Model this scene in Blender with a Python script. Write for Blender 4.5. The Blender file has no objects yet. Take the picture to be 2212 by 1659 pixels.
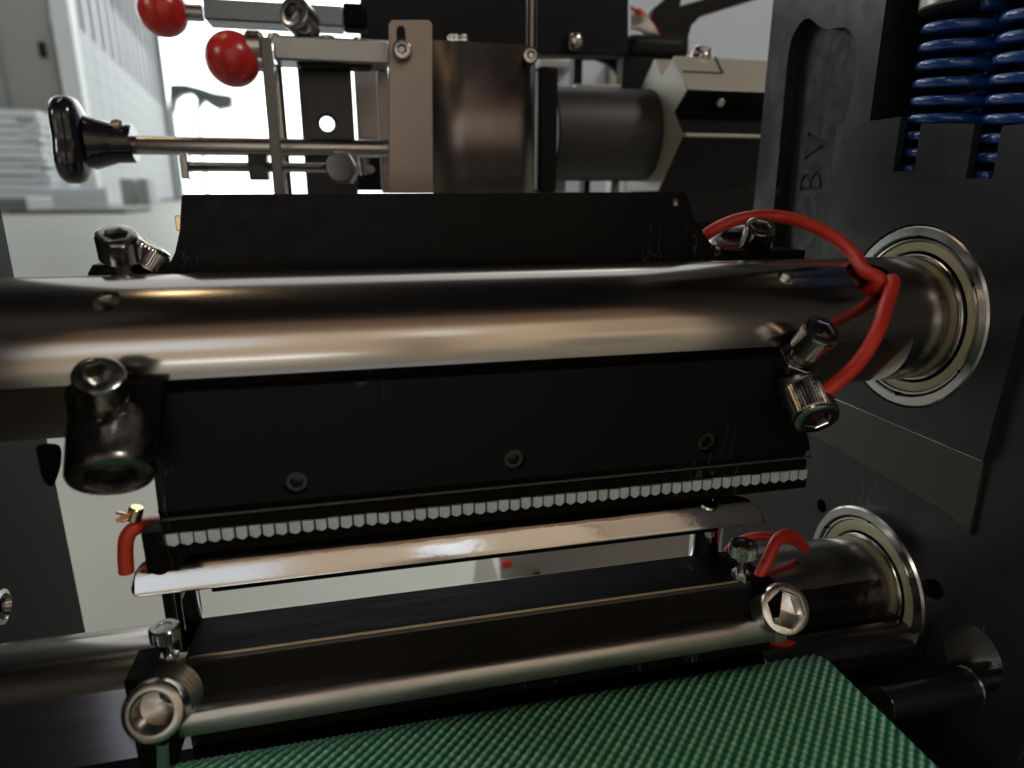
import bpy, bmesh, math, random
from mathutils import Vector, Matrix
from mathutils.geometry import tessellate_polygon
random.seed(7)
S = 0.001            # modelling unit is the millimetre, scene unit the metre
HZ = 0.60            # height of the lens above the hall floor
scene = bpy.context.scene
COL = scene.collection

# ------------------------------------------------------------------ camera
PITCH, YAW = math.radians(15.8), math.radians(13.1)
FPX = 1453.0
cam_d = bpy.data.cameras.new('camera'); cam = bpy.data.objects.new('camera', cam_d); COL.objects.link(cam)
cam.location = (0, 0, HZ)
cam.rotation_euler = (math.radians(90) - PITCH, 0, -YAW)
cam_d.sensor_width = 36.0; cam_d.lens = 36.0 * FPX / 2212.0
cam_d.clip_start = 0.01; cam_d.clip_end = 300
cam_d.dof.use_dof = True; cam_d.dof.focus_distance = 0.262; cam_d.dof.aperture_fstop = 9.0
scene.camera = cam
scene.view_settings.view_transform = 'Standard'; scene.view_settings.look = 'None'
scene.view_settings.exposure = 0.0; scene.view_settings.gamma = 1.0

# ------------------------------------------------------------------ world and lamps
world = bpy.data.worlds.new('World'); scene.world = world; world.use_nodes = True
bgn = world.node_tree.nodes['Background']
bgn.inputs[0].default_value = (0.55, 0.56, 0.60, 1); bgn.inputs[1].default_value = 0.010

def area(name, loc, target, sx, sy, power, color, spread=180):
    l = bpy.data.lights.new(name, 'AREA'); l.shape = 'RECTANGLE'; l.size = sx; l.size_y = sy
    l.energy = power; l.color = color; l.spread = math.radians(spread)
    o = bpy.data.objects.new(name, l); COL.objects.link(o); o.location = loc
    o.rotation_euler = (Vector(target) - Vector(loc)).to_track_quat('-Z', 'Y').to_euler()
    return o
area('rear_wall_fill', (2.4, -1.3, 4.9), (2.4, -4.4, 1.6), 10.5, 0.5, 124, (1.0, 0.85, 0.70), 96)  # added, unseen: brightens the rear wall that the shafts mirror
area('hall_fill', (-6.0, 40.0, 13.0), (-6.0, 40.0, 0.0), 46.0, 66.0, 7000, (0.93, 0.98, 1.0))  # added overhead fill that brightens the hall floor and walls
area('near_roof_light', (1.3, 4.6, 3.9), (0.2, 0.3, .5), 2.4, 1.2, 22, (0.98, 0.90, 0.80))
area('ceiling_lamp', (-0.85, 0.66, 3.1), (-0.0, 0.2, .5), 0.9, 0.12, 5, (1.0, 0.74, 0.42))
area('left_glint_fill', (-2.0, -0.7, 1.7), (-.1, 0.2, .5), 0.5, 0.35, 9, (1.0, 0.92, 0.82))  # added fill that puts glints on the left screws
area('front_fill', (1.6, -0.9, 2.6), (0.15, 0.15, .45), 0.5, 0.3, 21, (1.0, 0.93, 0.85))  # added fill that brightens the belt from the front

# ------------------------------------------------------------------ geometry of the view: a pixel of a 2212 x 1659 frame and one
# known coordinate (mm) give a point of the machine
F_ = Vector((math.sin(YAW)*math.cos(PITCH), math.cos(YAW)*math.cos(PITCH), -math.sin(PITCH)))
R_ = Vector((math.cos(YAW), -math.sin(YAW), 0)); U_ = R_.cross(F_)
def ray(x, y): return F_*FPX + R_*(x-1106) - U_*(y-829.5)
def at(x, y, ax, v):
    d = ray(x, y); return d * (v / d['XYZ'.index(ax)])
def W(p): return Vector((p[0]*S, p[1]*S, p[2]*S + HZ))     # mm in the machine frame -> scene

# ------------------------------------------------------------------ materials
MAT = {}
def mat(name, base, rough=0.5, metal=0.0, spec=0.5, noise=None, bump=0.0, bscale=400, rvar=0.0, stretch=None, coat=0, col2=None, scratch=0, emis=None, aniso=0):
    m = bpy.data.materials.new(name); m.use_nodes = True; MAT[name] = m
    nt = m.node_tree; N = nt.nodes; L = nt.links; b = N['Principled BSDF']
    b.inputs['Base Color'].default_value = (*base, 1); b.inputs['Roughness'].default_value = rough
    b.inputs['Metallic'].default_value = metal; b.inputs['Specular IOR Level'].default_value = spec
    b.inputs['Coat Weight'].default_value = coat
    if emis:
        b.inputs['Emission Color'].default_value = (*emis[0], 1); b.inputs['Emission Strength'].default_value = emis[1]
    tc = N.new('ShaderNodeTexCoord'); mp = N.new('ShaderNodeMapping'); L.new(tc.outputs['Object'], mp.inputs[0])
    if stretch: mp.inputs['Scale'].default_value = stretch
    def nz(scale, detail=4, src=mp):
        n = N.new('ShaderNodeTexNoise'); n.inputs['Scale'].default_value = scale; n.inputs['Detail'].default_value = detail
        L.new(src.outputs[0], n.inputs['Vector']); return n
    if col2:
        n = nz(noise or 60, 6); cr = N.new('ShaderNodeValToRGB'); cr.color_ramp.elements[0].position = .35; cr.color_ramp.elements[1].position = .65
        cr.color_ramp.elements[0].color = (*base, 1); cr.color_ramp.elements[1].color = (*col2, 1)
        L.new(n.outputs[0], cr.inputs[0]); L.new(cr.outputs[0], b.inputs['Base Color'])
    if rvar:
        n = nz(bscale*0.4, 5); mr = N.new('ShaderNodeMapRange'); mr.inputs[1].default_value = .3; mr.inputs[2].default_value = .7
        mr.inputs[3].default_value = max(0.02, rough-rvar); mr.inputs[4].default_value = rough+rvar
        L.new(n.outputs[0], mr.inputs[0]); rsock = mr.outputs[0]
        if scratch:
            v = N.new('ShaderNodeTexNoise'); v.inputs['Scale'].default_value = 55; v.inputs['Detail'].default_value = 2; v.inputs['Distortion'].default_value = 3
            mp2 = N.new('ShaderNodeMapping'); mp2.inputs['Scale'].default_value = (1.5, 1, .25); mp2.inputs['Rotation'].default_value = (.3, .8, .5)
            L.new(tc.outputs['Object'], mp2.inputs[0]); L.new(mp2.outputs[0], v.inputs['Vector'])
            c2 = N.new('ShaderNodeValToRGB'); e = c2.color_ramp.elements
            e[0].position = .492; e[0].color = (0, 0, 0, 1); e[1].position = .5; e[1].color = (1, 1, 1, 1); q = e.new(.508); q.color = (0, 0, 0, 1)
            L.new(v.outputs[0], c2.inputs[0])
            big = N.new('ShaderNodeTexNoise'); big.inputs['Scale'].default_value = 22; L.new(tc.outputs['Object'], big.inputs['Vector'])
            th = N.new('ShaderNodeMath'); th.operation = 'GREATER_THAN'; th.inputs[1].default_value = .60; L.new(big.outputs[0], th.inputs[0])
            mu = N.new('ShaderNodeMath'); mu.operation = 'MULTIPLY'; L.new(c2.outputs[0], mu.inputs[0]); L.new(th.outputs[0], mu.inputs[1])
            m2 = N.new('ShaderNodeMath'); m2.operation = 'MULTIPLY'; m2.inputs[1].default_value = scratch; L.new(mu.outputs[0], m2.inputs[0])
            mx = N.new('ShaderNodeMixRGB'); mx.inputs[1].default_value = (*base, 1); mx.inputs[2].default_value = (.25, .25, .26, 1)
            L.new(m2.outputs[0], mx.inputs[0])
            if not col2: L.new(mx.outputs[0], b.inputs['Base Color'])
        L.new(rsock, b.inputs['Roughness'])
    if bump:
        n = nz(bscale, 6); bp = N.new('ShaderNodeBump'); bp.inputs['Strength'].default_value = bump; bp.inputs['Distance'].default_value = 0.0004
        L.new(n.outputs[0], bp.inputs['Height']); L.new(bp.outputs[0], b.inputs['Normal'])
    return m

steel = mat('ground_steel', (.50, .455, .41), .18, 1, bump=.05, bscale=320, rvar=.025, stretch=(.06, 1, 1), col2=(.47, .435, .40), noise=60)
steel_flat = mat('machined_flat_steel', (.40, .41, .43), .20, 1, bump=.1, bscale=300, rvar=.06, stretch=(.2, 1, 1))
chrome = mat('polished_chrome', (.47, .46, .45), .12, 1, bump=.6, bscale=60, rvar=.08, stretch=(.5, 1, 1))
stand_chrome = mat('bright_chrome', (.75, .75, .76), .05, 1)
stainless = mat('brushed_stainless', (.24, .205, .19), .38, 1, bump=.02, bscale=300, rvar=.03)
alu = mat('machined_aluminium', (.28, .285, .29), .34, 1, bump=.03, bscale=900, rvar=.04)
alu_block = mat('cast_aluminium_paint', (.42, .40, .35), .45, .3, bump=.1, bscale=500)
black_plate = mat('black_oxide_plate', (.0035, .0035, .004), .42, 0, .13, bump=.10, bscale=500, rvar=.08, scratch=.35)
black_jaw = mat('black_jaw_steel', (.0055, .005, .005), .65, 0, .03, bump=.15, bscale=700, rvar=.08, stretch=(.1, 1, 1), scratch=.3)
black_frame = mat('blackened_frame_steel', (.0115, .0135, .0155), .40, 0, .34, bump=.12, bscale=240, rvar=.10, scratch=.3)
black_rough = mat('black_milled_floor', (.019, .017, .0155), .55, 0, .5, bump=.4, bscale=420, rvar=.1)
black_paint = mat('black_machine_paint', (.006, .006, .007), .5, 0, .15)
black_bolt = mat('black_bolt_steel', (.40, .385, .37), .22, 1, bump=.04, bscale=900, rvar=.06)
zinc_bolt = mat('zinc_bolt_steel', (.42, .40, .38), .26, 1)
bright_bolt = mat('bright_bolt_steel', (.72, .70, .66), .30, 1, bump=.06, bscale=900, rvar=.06)
ring_steel = mat('bearing_ring_steel', (.36, .35, .33), .24, 1, rvar=.05, bump=.04, bscale=300)
shield_mat = mat('bearing_shield', (.40, .37, .24), .42, .25, .5, rvar=.06, bump=.08, bscale=300, col2=(.31, .28, .17), noise=45)
dark_gap = mat('dark_gap_and_shade', (.003, .003, .003), .7, 0, .0)  # black for gaps, also painted as recess shade
plastic_black = mat('glossy_black_plastic', (.008, .009, .014), .16, 0, .6, bump=.05, bscale=200)
plastic_red = mat('red_ball_plastic', (.47, .022, .018), .28, 0, .5, bump=.03, bscale=100)
cable_red = mat('red_silicone_cable', (.60, .040, .022), .42, 0, .45, bump=.15, bscale=700, col2=(.52, .030, .018), noise=150)
tape_red = mat('red_orange_cable', (.50, .045, .015), .5, 0, .4)
copper = mat('copper', (.75, .42, .27), .3, 1)
brass = mat('brass', (.75, .58, .30), .28, 1)
tooth_mat = mat('pale_tooth_steel', (.62, .69, .74), .40, .35, .5, bump=.2, bscale=900, rvar=.08, col2=(.50, .54, .56), noise=220)
tooth_gap = mat('brown_tooth_root', (.13, .08, .055), .5, .3)
spring_blue = mat('blue_spring_enamel', (.012, .055, .25), .24, 0, .6, coat=.4, bump=.08, bscale=300)
cap_steel = mat('spring_cap_steel', (.34, .33, .27), .35, .9)
post_mat = mat('dark_blue_black_post', (.010, .011, .017), .42, 0, .5)
floor_mat = mat('hall_floor_paint', (.355, .35, .30), .42, 0, .35, col2=(.31, .305, .26), noise=.7)
wall_beige = mat('tan_wall_paint', (.50, .41, .31), .8)
brick_mat = mat('grey_block_paint', (.60, .61, .64), .85)
sheet_mat = mat('corrugated_sheet_paint', (.55, .54, .58), .5)
frame_white = mat('white_frame_paint', (.82, .84, .82), .5)
cab_mat = mat('grey_beige_panel_paint', (.36, .34, .30), .6)
pack_mat = mat('white_stack_plastic', (.90, .90, .92), .45)
box_mat = mat('white_box_plastic', (.72, .75, .79), .5)
greybox_mat = mat('grey_box_plastic', (.30, .32, .31), .5)
housing_mat = mat('pale_housing_paint', (.50, .58, .70), .45, bump=.05, bscale=40)
truck_mat = mat('hazed_canopy_grey', (.34, .38, .40), .6)  # lightened for the overexposed haze around the gate
sky_mat = mat('overcast_sky', (.0, .0, .0), 1, emis=((.93, 1.0, .97), 3.2))
win_mat = mat('lit_window', (.0, .0, .0), 1, emis=((.85, .93, 1.0), 6.0))

# ------------------------------------------------------------------ object helpers
def tag(o, label=None, cat=None, group=None, kind=None):
    if label: o['label'] = label
    if cat: o['category'] = cat
    if group: o['group'] = group
    if kind: o['kind'] = kind
    return o
def thing(name, label, cat, base=(0, 0, 0), axis=None, group=None):
    o = bpy.data.objects.new(name, None); COL.objects.link(o); o.empty_display_size = .01
    o.location = W(base)
    if axis is not None:
        o.rotation_mode = 'QUATERNION'; o.rotation_quaternion = Vector((0, 0, 1)).rotation_difference(Vector(axis).normalized())
    o.matrix_world = Matrix.LocRotScale(o.location, o.rotation_quaternion if axis is not None else None, None)
    return tag(o, label, cat, group)
def obj(name, bm, m, parent=None, bevel=0, local=False, angle=38, smooth=True, seg=2):
    """bm in machine millimetres (or, with local=True, millimetres in the parent's frame)"""
    bmesh.ops.recalc_face_normals(bm, faces=bm.faces)
    me = bpy.data.meshes.new(name)
    if local:
        bmesh.ops.scale(bm, vec=(S, S, S), verts=bm.verts); loc = Vector((0, 0, 0))
    else:
        if parent is not None: loc = parent.matrix_world.translation.copy()
        else:
            c = Vector((0, 0, 0)); zs = 1e9
            for v in bm.verts: c += v.co; zs = min(zs, v.co.z)
            c /= max(1, len(bm.verts)); loc = W((c.x, c.y, zs))
        for v in bm.verts: v.co = W(v.co) - loc
        if parent is not None and parent.rotation_mode == 'QUATERNION':
            q = parent.rotation_quaternion.to_matrix().inverted()
            for v in bm.verts: v.co = q @ v.co
    bm.to_mesh(me); bm.free()
    for mm in (m if isinstance(m, (list, tuple)) else [m]): me.materials.append(mm)
    if smooth:
        me.polygons.foreach_set('use_smooth', [True]*len(me.polygons)); me.set_sharp_from_angle(angle=math.radians(angle))
    o = bpy.data.objects.new(name, me); COL.objects.link(o)
    if parent is not None: o.parent = parent
    else: o.location = loc
    if bevel:
        md = o.modifiers.new('Bevel', 'BEVEL'); md.width = bevel*S; md.segments = seg; md.limit_method = 'ANGLE'; md.angle_limit = math.radians(35)
        md.use_clamp_overlap = True
    return o
def box(bm, a, b):
    x0, x1 = sorted((a[0], b[0])); y0, y1 = sorted((a[1], b[1])); z0, z1 = sorted((a[2], b[2]))
    v = [bm.verts.new(p) for p in ((x0,y0,z0),(x1,y0,z0),(x1,y1,z0),(x0,y1,z0),(x0,y0,z1),(x1,y0,z1),(x1,y1,z1),(x0,y1,z1))]
    for f in ((0,3,2,1),(4,5,6,7),(0,1,5,4),(1,2,6,5),(2,3,7,6),(3,0,4,7)): bm.faces.new([v[i] for i in f])
    return bm
def B(): return bmesh.new()
def frame(axis):
    a = Vector(axis).normalized(); t = Vector((0, 0, 1)) if abs(a.z) < .9 else Vector((1, 0, 0))
    u = t.cross(a).normalized(); return a, u, a.cross(u)
def rings(bm, profile, seg=32, origin=(0, 0, 0), axis=(0, 0, 1), cap0=True, cap1=True, phase=0.0):
    """profile: (t, r) with r a number or a function of the angle"""
    a, u, w = frame(axis); o = Vector(origin); prev = None; first = None
    for t, r in profile:
        ring = []
        for i in range(seg):
            th = 2*math.pi*i/seg + phase; rr = r(th) if callable(r) else r
            ring.append(bm.verts.new(o + a*t + u*(rr*math.cos(th)) + w*(rr*math.sin(th))))
        if prev:
            for i in range(seg): bm.faces.new((prev[i], prev[(i+1) % seg], ring[(i+1) % seg], ring[i]))
        else: first = ring
        prev = ring
    if cap0: bm.faces.new(list(reversed(first)))
    if cap1: bm.faces.new(prev)
    return bm
def hexr(ap):
    def f(th):
        k = (th % (math.pi/3)) - math.pi/6
        return ap/math.cos(k)
    return f
def cylinder(bm, p0, p1, r, seg=32, r1=None, ch=0):
    p0 = Vector(p0); d = Vector(p1)-p0; L = d.length; r1 = r if r1 is None else r1
    pr = [(0, r), (L, r1)] if not ch else [(0, r-ch), (ch, r), (L-ch, r1), (L, r1-ch)]
    return rings(bm, pr, seg, p0, d)
def smooth_path(pts, n=8):
    P = [Vector(p) for p in pts]; P = [2*P[0]-P[1]] + P + [2*P[-1]-P[-2]]; out = []
    for i in range(1, len(P)-2):
        for k in range(n):
            t = k/n; a, b, c, d = P[i-1], P[i], P[i+1], P[i+2]
            out.append(.5*((2*b)+(c-a)*t+(2*a-5*b+4*c-d)*t*t+(3*b-3*c+d-a)*t**3))
    out.append(P[-2]); return out
def sweep(bm, pts, r, seg=14, r2=None):
    """tube along pts; r2 gives a second radius (vertical) for flattened wire"""
    n = len(pts); rg = []; pu = None
    for i, p in enumerate(pts):
        d = (pts[min(i+1, n-1)] - pts[max(i-1, 0)]).normalized()
        if pu is None: a, u, w = frame(d)
        else: u = (pu - d*pu.dot(d)).normalized(); w = d.cross(u)
        pu = u
        rg.append([bm.verts.new(p + u*(r*math.cos(2*math.pi*k/seg)) + w*((r2 or r)*math.sin(2*math.pi*k/seg))) for k in range(seg)])
    for i in range(n-1):
        for k in range(seg): bm.faces.new((rg[i][k], rg[i][(k+1) % seg], rg[i+1][(k+1) % seg], rg[i+1][k]))
    bm.faces.new(list(reversed(rg[0]))); bm.faces.new(rg[-1]); return bm
def plate(bm, outer, holes, vec, seg_hole=None):
    """flat plate: outer and hole outlines (3D points on one plane), thickness vector vec"""
    loops = [[Vector(p) for p in outer]] + [[Vector(p) for p in h] for h in holes]
    n = (Vector(vec)).normalized(); a, u, w = frame(n)
    loops2 = [[Vector((p.dot(u), p.dot(w), 0)) for p in lp] for lp in loops]
    tris = tessellate_polygon(loops2)
    flat = [p for lp in loops for p in lp]; vec = Vector(vec)
    f = [bm.verts.new(p) for p in flat]; b = [bm.verts.new(p+vec) for p in flat]
    for t in tris:
        try: bm.faces.new([f[i] for i in t]); bm.faces.new([b[i] for i in reversed(t)])
        except ValueError: pass
    k = 0
    for lp in loops:
        m = len(lp)
        for i in range(m):
            i0, i1 = k+i, k+(i+1) % m
            try: bm.faces.new((f[i0], f[i1], b[i1], b[i0]))
            except ValueError: pass
        k += m
    return bm
def circ(c, r, ax='X', n=32, r2=None):
    out = []
    for i in range(n):
        t = 2*math.pi*i/n; a, b = r*math.cos(t), (r2 or r)*math.sin(t)
        out.append({'X': (c[0], c[1]+a, c[2]+b), 'Y': (c[0]+a, c[1], c[2]+b), 'Z': (c[0]+a, c[1]+b, c[2])}[ax])
    return out
def smooth_loop(pts, n=6):
    P = [Vector(p) for p in pts]; m = len(P); out = []
    for i in range(m):
        a, b, c, d = P[i-1], P[i], P[(i+1) % m], P[(i+2) % m]
        for k in range(n):
            t = k/n; out.append(.5*((2*b)+(c-a)*t+(2*a-5*b+4*c-d)*t*t+(3*b-3*c+d-a)*t**3))
    return out
def cut(o, cutters):
    """subtract cutter meshes (bmesh in machine mm) from object o for good"""
    tmp = []
    for bm in cutters:
        bmesh.ops.recalc_face_normals(bm, faces=bm.faces)
        me = bpy.data.meshes.new('cut')
        for v in bm.verts: v.co = W(v.co)
        bm.to_mesh(me); bm.free(); c = bpy.data.objects.new('cut', me); COL.objects.link(c); tmp.append(c)
        md = o.modifiers.new('b', 'BOOLEAN'); md.operation = 'DIFFERENCE'; md.solver = 'EXACT'; md.object = c
    bpy.context.view_layer.update()
    me = bpy.data.meshes.new_from_object(o.evaluated_get(bpy.context.evaluated_depsgraph_get()))
    o.modifiers.clear(); mats = [m for m in o.data.materials]; o.data = me
    me.materials.clear()
    for m in mats: me.materials.append(m)
    for p in me.polygons: p.use_smooth = True; p.material_index = min(p.material_index, len(mats)-1)
    me.set_sharp_from_angle(angle=math.radians(30))
    for c in tmp: d = c.data; bpy.data.objects.remove(c); bpy.data.meshes.remove(d)
    return o

def cap_screw(label, face, axis, r, L, sock, m, shank_r=0, shank_L=0, nut=None, knurl=0, cat='screw', group=None, name='socket_screw', depth=None, rnd=False):
    """face: centre of the head's face; axis points out of the head"""
    t = thing(name, label, cat, face, axis, group)
    n = 96 if knurl else 48
    kf = (lambda th: r*(1+(.028 if int(round(th/(2*math.pi)*n)) % 2 else -.015))) if knurl else r
    k2 = (lambda th: (r*1.0-.3)) if knurl else r
    ch = r*.09; dp = depth or L*.55
    prof = [(-L, r-ch), (-L+ch, k2), (-L+ch*1.3, kf), (-ch*2.6, kf), (-ch*1.8, k2), (-ch*.6, r-ch*.5), (0, r-ch*1.9)]
    bm = B(); hx = (lambda th: sock) if rnd else hexr(sock)
    rings(bm, prof + [(0, lambda th: hx(th)*1.10), (-.09*r, lambda th: hx(th)), (-dp, lambda th: hx(th)), (-dp-.25*sock, lambda th: hx(th)*.3)], n)
    obj('head', bm, m, t, local=True, angle=32)
    if shank_L:
        pr = [(-L-shank_L, shank_r*.86)]; z = -L-shank_L
        while z < -L-.3: z += .5; pr += [(z-.25, shank_r), (z, shank_r*.86)]
        obj('shank', rings(B(), pr, 24), m, t, local=True)
    if nut:
        nr, nh, pos = nut; h = hexr(nr)
        bm = rings(B(), [(pos-nh, lambda th: min(h(th), nr*1.1)-.2), (pos-nh+.4, h), (pos-.4, h), (pos, lambda th: min(h(th), nr*1.1)-.2)], 48)
        obj('nut', bm, m, t, local=True, angle=25)
    return t

# ================================================================== THE HALL (far away)
FL = -HZ*1000
def plain(name, bm, m, kind='structure', **k): return tag(obj(name, bm, m, **k), kind=kind)
bm = B(); box(bm, (-70000, -6000, FL-80), (90000, 110000, FL)); plain('floor', bm, floor_mat, smooth=False)
bm = B(); box(bm, (-120000, 110050, FL-4000), (140000, 110300, 70000)); plain('sky', bm, sky_mat, smooth=False)
# unseen wall with a lit window, added behind the viewer for the steel to mirror
rw = thing('unseen_rear_wall', 'unseen tan hall wall added behind the viewer for the steel to mirror', 'wall', (0, -4400, FL))
bm = B(); box(bm, (-9000, -4400, FL), (9000, -4600, 2700)); obj('wall_panel', bm, wall_beige, rw, smooth=False)
bm = B(); box(bm, (-9000, -4402, 2702), (9000, -4600, 5200)); obj('wall_band', bm, mat('brown_wall_paint', (.17, .095, .06), .8), rw, smooth=False)  # brown upper part added for the dim brown zone mirrored by the shaft
bm = B(); box(bm, (-1500, -4396, -330), (-150, -4380, -190)); obj('window', bm, win_mat, rw, smooth=False)
bm = B(); box(bm, (-5200, -4396, -150), (-3300, -4380, 900)); obj('window', bm, mat('dim_glow_pane', (0, 0, 0), 1, emis=((.9, .95, 1.0), 1.5)), rw, smooth=False)  # unseen glowing pane added to whiten the left of the deflector reflection
for x0, x1, z0, z1_, e in ((-2000, -650, 1150, 2250, 1.35), (380, 760, 1450, 2150, 1.9)):
    bm = B(); box(bm, (x0, -4396, z0), (x1, -4380, z1_)); obj('window', bm, mat('high_glow_pane', (0, 0, 0), 1, emis=((.88, .94, 1.0), e)), rw, smooth=False)  # unseen glowing panes added for the white and bluish highlights on the deflector
bm = B(); box(bm, (1750, -4390, 1000), (2600, -4300, 2500)); obj('reflection_block', bm, mat('brown_reflection_block', (.30, .23, .17), .6), rw)  # unseen box added to darken the right end of the deflector reflection
for x0, x1, z1_, c in ((-2700, -2100, 900, (.10, .06, .045)), (300, 520, 1500, (.12, .07, .05)), (1500, 2300, 250, (.16, .15, .14)), (2900, 3050, 2600, (.2, .17, .14)), (4300, 5600, 1200, (.07, .07, .08))):
    bm = B(); box(bm, (x0, -4100, FL), (x1, -4390, z1_)); obj('reflection_block', bm, mat('reflection_block_paint', c, .6), rw, bevel=8)  # unseen boxes added to break up the even band mirrored in the steel
bm = B(); box(bm, (-335, -950, FL), (260, -240, -540)); tag(obj('blue_reflector', bm, mat('pale_blue_reflector', (.50, .58, .80), .5), bevel=6), 'unseen pale blue block added in front of the machine for the steel to mirror', 'reflector')  # unseen block added so that the lower shaft's flat mirrors pale blue

def far(px, py, Y): return at(px, py, 'Y', Y)
# corrugated upper sheet and block wall running back to the gate
wt = thing('block_wall', 'pale grey block wall with corrugated sheet above, left of the bright gate', 'wall', (far(150, 300, 40000).x, 50000, FL))
A0 = far(197, 419, 40000); A1 = far(378, 419, 80000)
def wall_pt(t, z): return Vector((A0.x+(A1.x-A0.x)*t, A0.y+(A1.y-A0.y)*t, z))
ztop0 = far(137, 43, 42000).z; 
nrm = Vector((A1.y-A0.y, -(A1.x-A0.x), 0)).normalized()
if nrm.x < 0: nrm = -nrm
course = 12
for k in range(8):
    z0 = FL + (ztop0-FL)*k/8; z1 = FL + (ztop0-FL)*(k+1)/8
    bm = B()
    for j in range(12):
        t0, t1 = 1.0*j/12+.0012, 1.0*(j+1)/12-.0012
        a, b = wall_pt(t0, 0), wall_pt(t1, 0)
        q = [bm.verts.new((p.x+nrm.x*o_, p.y+nrm.y*o_, z)) for o_ in (0, -500) for p, z in ((a, z0+9), (b, z0+9), (b, z1-9), (a, z1-9))]
        for f in ((0,1,2,3),(7,6,5,4),(0,4,5,1),(1,5,6,2),(2,6,7,3),(3,7,4,0)): bm.faces.new([q[i] for i in f])
    obj('block_course', bm, brick_mat, wt, smooth=False)
bm = B(); n = 56; top = 40000; rows = []
for i in range(n+1):
    t = i/n; off = [0, 0, 700, 700][i % 4]
    a = wall_pt(t, 0); rows.append([bm.verts.new((a.x-nrm.x*off, a.y-nrm.y*off, z)) for z in (ztop0+10, top)])
for i in range(n): bm.faces.new((rows[i][0], rows[i+1][0], rows[i+1][1], rows[i][1]))
obj('corrugated_sheet', bm, sheet_mat, wt, smooth=False)
# white door post
p0 = far(104, 0, 38000)
bm = B(); w_ = 780; box(bm, (p0.x, 38000, FL), (p0.x+w_, 38800, 24000))
tag(obj('white_post', bm, frame_white, bevel=8), 'tall white steel post between the beige panel and the block wall', 'post')
# beige panel cabinet
t = thing('tall_cabinet', 'tall grey-beige cabinet with a small dark lock behind the white stack', 'cabinet', (far(40, 232, 41000).x, 41000, FL))
a, b = far(-160, 419, 41000), far(168, 419, 41000)
bm = B(); box(bm, (a.x, 41000, FL), (b.x, 46000, 30000)); obj('cabinet_body', bm, cab_mat, t, bevel=15)
c = far(98, 108, 41000); bm = B(); box(bm, (c.x-260, 40900, c.z-350), (c.x+40, 40999, c.z+350)); obj('lock', bm, black_paint, t, bevel=6)
c = far(2, 200, 41000); bm = B(); box(bm, (c.x-900, 40800, FL), (c.x+300, 40990, 30000)); obj('door_edge', bm, greybox_mat, t, bevel=6)
# white stack of packed sheets
a, b = far(-130, 232, 36000), far(128, 350, 36000)
st = thing('packed_stack', 'white stack of packed layers at the left edge below the beige cabinet', 'stack', ((a.x+b.x)/2, 36000, FL))
nl = 12; za = a.z
for k in range(nl):
    z0 = za-(za-FL)*(k+1)/nl; z1 = za-(za-FL)*k/nl
    bm = B(); j = random.uniform(-120, 120); box(bm, (a.x+j, 36000+random.uniform(-90, 90), z0+25), (b.x-500+j, 40000, z1-25)); obj('layer', bm, pack_mat, st, bevel=20)
for k in range(9):
    z0 = far(0, 260+k*18, 36000).z
    bm = B(); box(bm, (a.x+2600+random.uniform(0, 2000), 35800, z0), (b.x-700, 35890, z0+random.uniform(60, 150))); obj('strap', bm, greybox_mat if k % 3 == 0 else frame_white, st)
# low things on the far floor
def floor_at(px, py): return at(px, py, 'Z', FL)
def floor_box(name, label, cat, px0, px1, pyb, pyt, m, depth, rot=0, bev=10):
    g = floor_at((px0+px1)/2, pyb); a, b = far(px0, pyb, g.y), far(px1, pyb, g.y); zt = far(px0, pyt, g.y).z
    t = thing(name, label, cat, (g.x, g.y, FL))
    w = (b.x-a.x)/2; bm = B(); box(bm, (-w, 0, 0), (w, depth, zt-FL)); bmesh.ops.rotate(bm, cent=(0, 0, 0), matrix=Matrix.Rotation(rot, 3, 'Z'), verts=bm.verts)
    obj('body', bm, m, t, bevel=bev, local=True)
    bm = B(); box(bm, (-w*.9, -25, (zt-FL)*.55), (w*.9, -4, (zt-FL)*.85)); bmesh.ops.rotate(bm, cent=(0, 0, 0), matrix=Matrix.Rotation(rot, 3, 'Z'), verts=bm.verts)
    obj('side_panel', bm, m, t, local=True, bevel=4)
    return t
floor_box('white_crate', 'long white crate lying on the hall floor under the black knob', 'crate', 88, 235, 452, 405, box_mat, 3500, .35, 40)
floor_box('grey_crate', 'small grey crate beside the long white crate at the left edge', 'crate', -40, 62, 462, 426, greybox_mat, 2000, 0, 40)
for (x0, x1, y, lb) in ((20, 255, 463, 'flat dark slab put in as the cast shadow below the white crate'), (150, 374, 434, 'flat dark slab put in as the cast shadow right of the white crate')):  # dark slabs drawn for the shadows of the white crate
    g0, g1 = floor_at(x0, y), floor_at(x1, y); g2 = floor_at(x1, y-6)
    bm = B(); box(bm, (g0.x, g0.y, FL+4), (g1.x, g0.y+(g2.y-g0.y), FL+120)); tag(obj('painted_shadow', bm, mat('shadow_brown', (.13, .12, .09), .7), bevel=5), lb, 'painted shadow')
for i, (x0, x1) in enumerate(((262, 290), (300, 322))):
    g = floor_at(x0, 400+24); a, b = far(x0, 420, 42000), far(x1, 420, 42000)
    bm = B(); box(bm, (a.x, 42000, FL), (b.x, 43400, far(x0, 386, 42000).z)); tag(obj('far_crate', bm, greybox_mat, bevel=20), ['dark far crate behind the long white crate', 'dark far crate nearest the gate post'][i], 'crate', 'small dark crates far off by the gate')
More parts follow.
